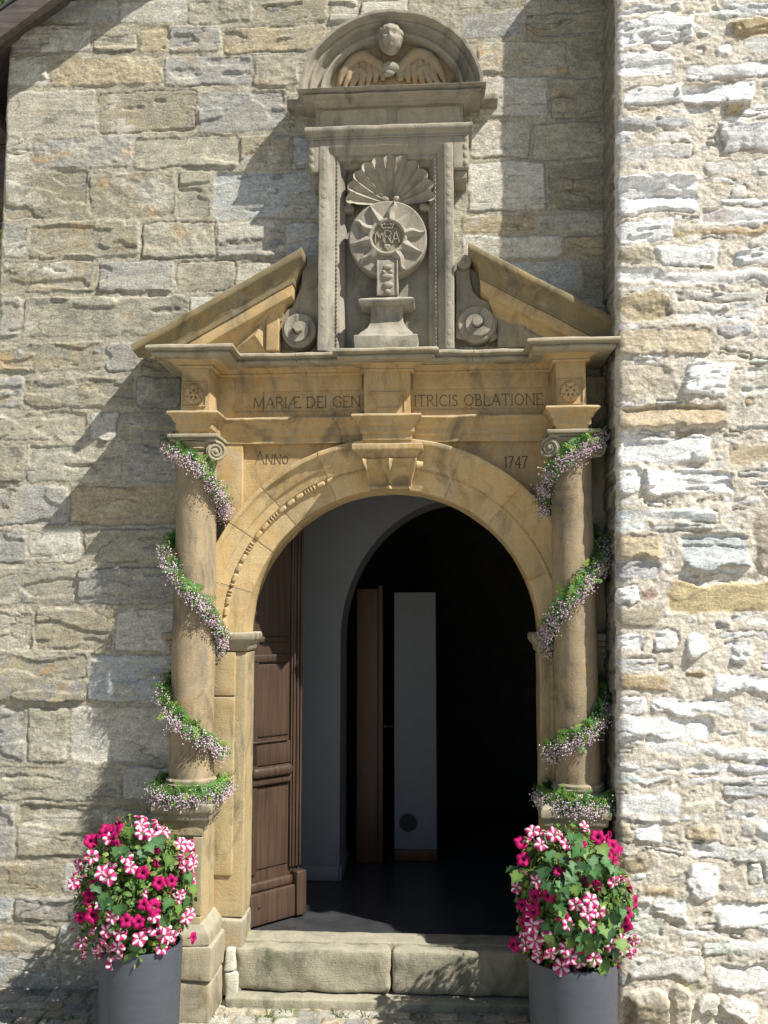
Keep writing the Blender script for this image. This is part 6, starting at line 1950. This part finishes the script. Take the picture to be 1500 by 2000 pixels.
# ------------------------------------------------------------------ garlands wound round the columns
def garland(cx, sgn, keys, label, seed):
    """keys: (angle turned from the outer side, z); the front is angle 0..pi going from outer to inner side"""
    r_ = random.Random(seed)
    g = thing("flower_garland", (cx, -PCOL, keys[-1][1]), label, "garland", "garlands on the portal columns")
    gr = MB(); bl = MB()
    A = [k[0] for k in keys]; Zk = [k[1] for k in keys]
    a = A[0]
    clumps = []
    while a < A[-1]:
        z = float(np.interp(a, A, Zk)); am = a % (2 * math.pi)
        th = math.pi - am if sgn < 0 else am               # outer side: pi for the left column, 0 for the right one
        dx, dy = math.cos(th), -math.sin(th)
        rr = 0.118 if am < math.pi else 0.108
        if len(keys) == 6: rr = 0.148
        c = Vector((cx + dx * rr, -PCOL + dy * rr, z)); out = Vector((dx, dy, 0))
        tan = Vector((dy, -dx, 0)) * (1 if sgn < 0 else -1)
        z2 = float(np.interp(a + 0.1, A, Zk)); T = (Vector((-math.sin(th) * (-1 if sgn < 0 else 1) * rr * 0.1, -math.cos(th) * (-1 if sgn < 0 else 1) * rr * 0.1, z2 - z))).normalized()
        if c.y > -0.07: c.y = -0.07
        for k in range(2):
            base = c + Vector((r_.gauss(0, .010), r_.gauss(0, .010), r_.gauss(0.006, .012)))
            d = (T * r_.choice([1, 1, -0.6]) + out * r_.uniform(0.1, 0.8) + Vector((0, 0, r_.uniform(-0.5, 0.9))) + Vector((r_.gauss(0, .3), r_.gauss(0, .3), 0))).normalized()
            if base.y + d.y * 0.07 > -0.02: d.y = -abs(d.y)
            L = r_.uniform(0.035, 0.075); nrm = (out + Vector((r_.gauss(0, .4), r_.gauss(0, .4), r_.gauss(0.2, .4)))).normalized()
            side = d.cross(nrm).normalized()
            col = r_.choice([(0.06, 0.16, 0.03), (0.10, 0.24, 0.045), (0.15, 0.30, 0.05), (0.06, 0.19, 0.05), (0.22, 0.34, 0.06)])
            nl = 6
            for i in range(nl):
                t = (i + 0.4) / nl; p0 = base + d * L * t
                for s_ in (-1, 1):
                    add_leaf(gr, p0, nrm, d * 0.8 + side * s_ * 0.8, L * 0.46 * (1.05 - t * 0.6), 'needle', col, 0.1, 0.1)
            add_leaf(gr, base + d * L * 0.85, nrm, d, L * 0.3, 'needle', col)
        clumps.append((c, out, T, a))
        a += 0.034
    # blossom clumps
    i = 0
    while i < len(clumps):
        run = r_.randint(4, 7)
        for c, out, T, a in clumps[i:i + run]:
            am = a % (2 * math.pi)
            for k in range(48 if am < math.pi + 0.5 else 10):
                w_ = Vector((r_.gauss(0, .017), r_.gauss(0, .017), r_.gauss(-0.012, .020)))
                q = c + out * r_.uniform(0.004, 0.032) + w_
                if q.y > -0.03: q.y = -0.03
                s_ = r_.uniform(0.0022, 0.0047); v = r_.uniform(0.75, 1.12)
                col = r_.choice([(0.80, 0.66, 0.74), (0.84, 0.76, 0.80), (0.72, 0.52, 0.62), (0.86, 0.80, 0.82), (0.62, 0.45, 0.54)])
                col = tuple(x * v for x in col)
                bl.add([q + Vector((s_, 0, 0)), q + Vector((0, s_, 0)), q + Vector((-s_, 0, 0)), q + Vector((0, -s_, 0)), q + Vector((0, 0, s_)), q + Vector((0, 0, -s_))],
                       [(0, 1, 4), (1, 2, 4), (2, 3, 4), (3, 0, 4), (1, 0, 5), (2, 1, 5), (3, 2, 5), (0, 3, 5)], col)
                if k % 6 == 0: bl.tube([c + w_ * 0.2, q], [0.0008, 0.0006], 3, (0.25, 0.22, 0.14))
        i += run + r_.randint(4, 7)
    gr.build("greenery", M_LEAF, g, smooth=False)
    bl.build("blossoms", M_PETAL, g, smooth=False)


def zk(px, py): return Z(px, py, 0.25)


PI = math.pi
garland(CXL, -1, [(0.0, zk(320, 858)), (PI * 0.55, zk(380, 905)), (PI, zk(430, 985)), (2 * PI, zk(330, 1058)), (2 * PI + PI * 0.5, zk(380, 1150)), (3 * PI, zk(435, 1245)), (4 * PI, zk(325, 1345)), (4 * PI + 1.2, zk(350, 1400)), (5 * PI, zk(425, 1475))],
        "winding garland of green sprigs and pale pink blossoms round the left column", 3)
garland(CXR, 1, [(0.0, zk(1180, 835)), (PI * 0.4, zk(1130, 875)), (PI * 0.8, zk(1075, 920)), (PI * 1.05, zk(1068, 985)), (2 * PI, zk(1180, 1060)), (2 * PI + PI * 0.5, zk(1125, 1155)), (3 * PI, zk(1070, 1250)), (4 * PI, zk(1185, 1360)), (4 * PI + 1.4, zk(1130, 1430)), (5 * PI, zk(1065, 1480))],
        "winding garland of green sprigs and pale pink blossoms round the right column", 9)
for cx, sg, lab, sd_, zz in ((CXL, -1, "ring of green sprigs and pale blossoms lying on the left column's base", 41, zk(370, 1545)), (CXR, 1, "ring of green sprigs and pale blossoms lying on the right column's base", 57, zk(1130, 1565))):
    garland(cx, sg, [(4 * PI + 0.21, zz), (4 * PI + 0.8, zz - 0.006), (4 * PI + PI / 2, zz - 0.012), (4 * PI + 2.5, zz - 0.004), (5 * PI + 0.1, zz + 0.01), (6 * PI, zz)], lab, sd_)


# ------------------------------------------------------------------ tree behind the left corner
def tree(x, y, h, rad, label, seed, n=5200):
    r_ = random.Random(seed)
    t = thing("leafy_tree", (x, y, GZ - 0.05), label, "tree", "trees behind the church corner")
    mb = MB()
    mb.tube([(x, y, GZ - 0.1), (x + 0.1, y, h * 0.25), (x - 0.1, y + 0.1, h * 0.55), (x, y, h * 0.9)], [0.22, 0.17, 0.11, 0.03], 10)
    for k in range(9):
        a = r_.uniform(0, 6.28); z0 = h * r_.uniform(0.3, 0.75); l = rad * r_.uniform(0.6, 0.9)
        mb.tube([(x, y, z0), (x + math.cos(a) * l * .5, y + math.sin(a) * l * .5, z0 + l * .35), (x + math.cos(a) * l, y + math.sin(a) * l, z0 + l * .55)], [0.07, 0.045, 0.015], 7)
    mb.build("trunk", M_BARK, t)
    cl = [(Vector((r_.gauss(0, .45), r_.gauss(0, .45), r_.uniform(0.22, 1.0) * h / rad)) * 1.0, r_.uniform(0.22, 0.4)) for _ in range(34)]
    mb = MB()
    for i in range(n):
        c, rr = r_.choice(cl); d = Vector((r_.gauss(0, 1), r_.gauss(0, 1), r_.gauss(0, 1))).normalized() * rr * r_.random() ** 0.4
        q = Vector((x, y, 0)) + (c + d) * rad
        if q.z < 0.25: continue
        g = r_.choice([(0.10, 0.19, 0.03), (0.14, 0.25, 0.04), (0.07, 0.14, 0.03), (0.19, 0.29, 0.05)])
        add_leaf(mb, q, Vector((r_.gauss(0, 1), r_.gauss(0, 1), r_.gauss(.6, .6))), Vector((r_.gauss(0, 1), r_.gauss(0, 1), -.5)), r_.uniform(0.10, 0.17), 'oval', g)
    mb.build("crown", M_LEAF, t, smooth=False)


tree(-6.0, 6.6, 8.6, 2.2, "bright green leafy tree glimpsed at the left edge behind the wall corner", 2, 9000)
tree(-8.6, 10.5, 13.0, 3.2, "taller green tree showing above the roof verge at the top left", 6, 11000)
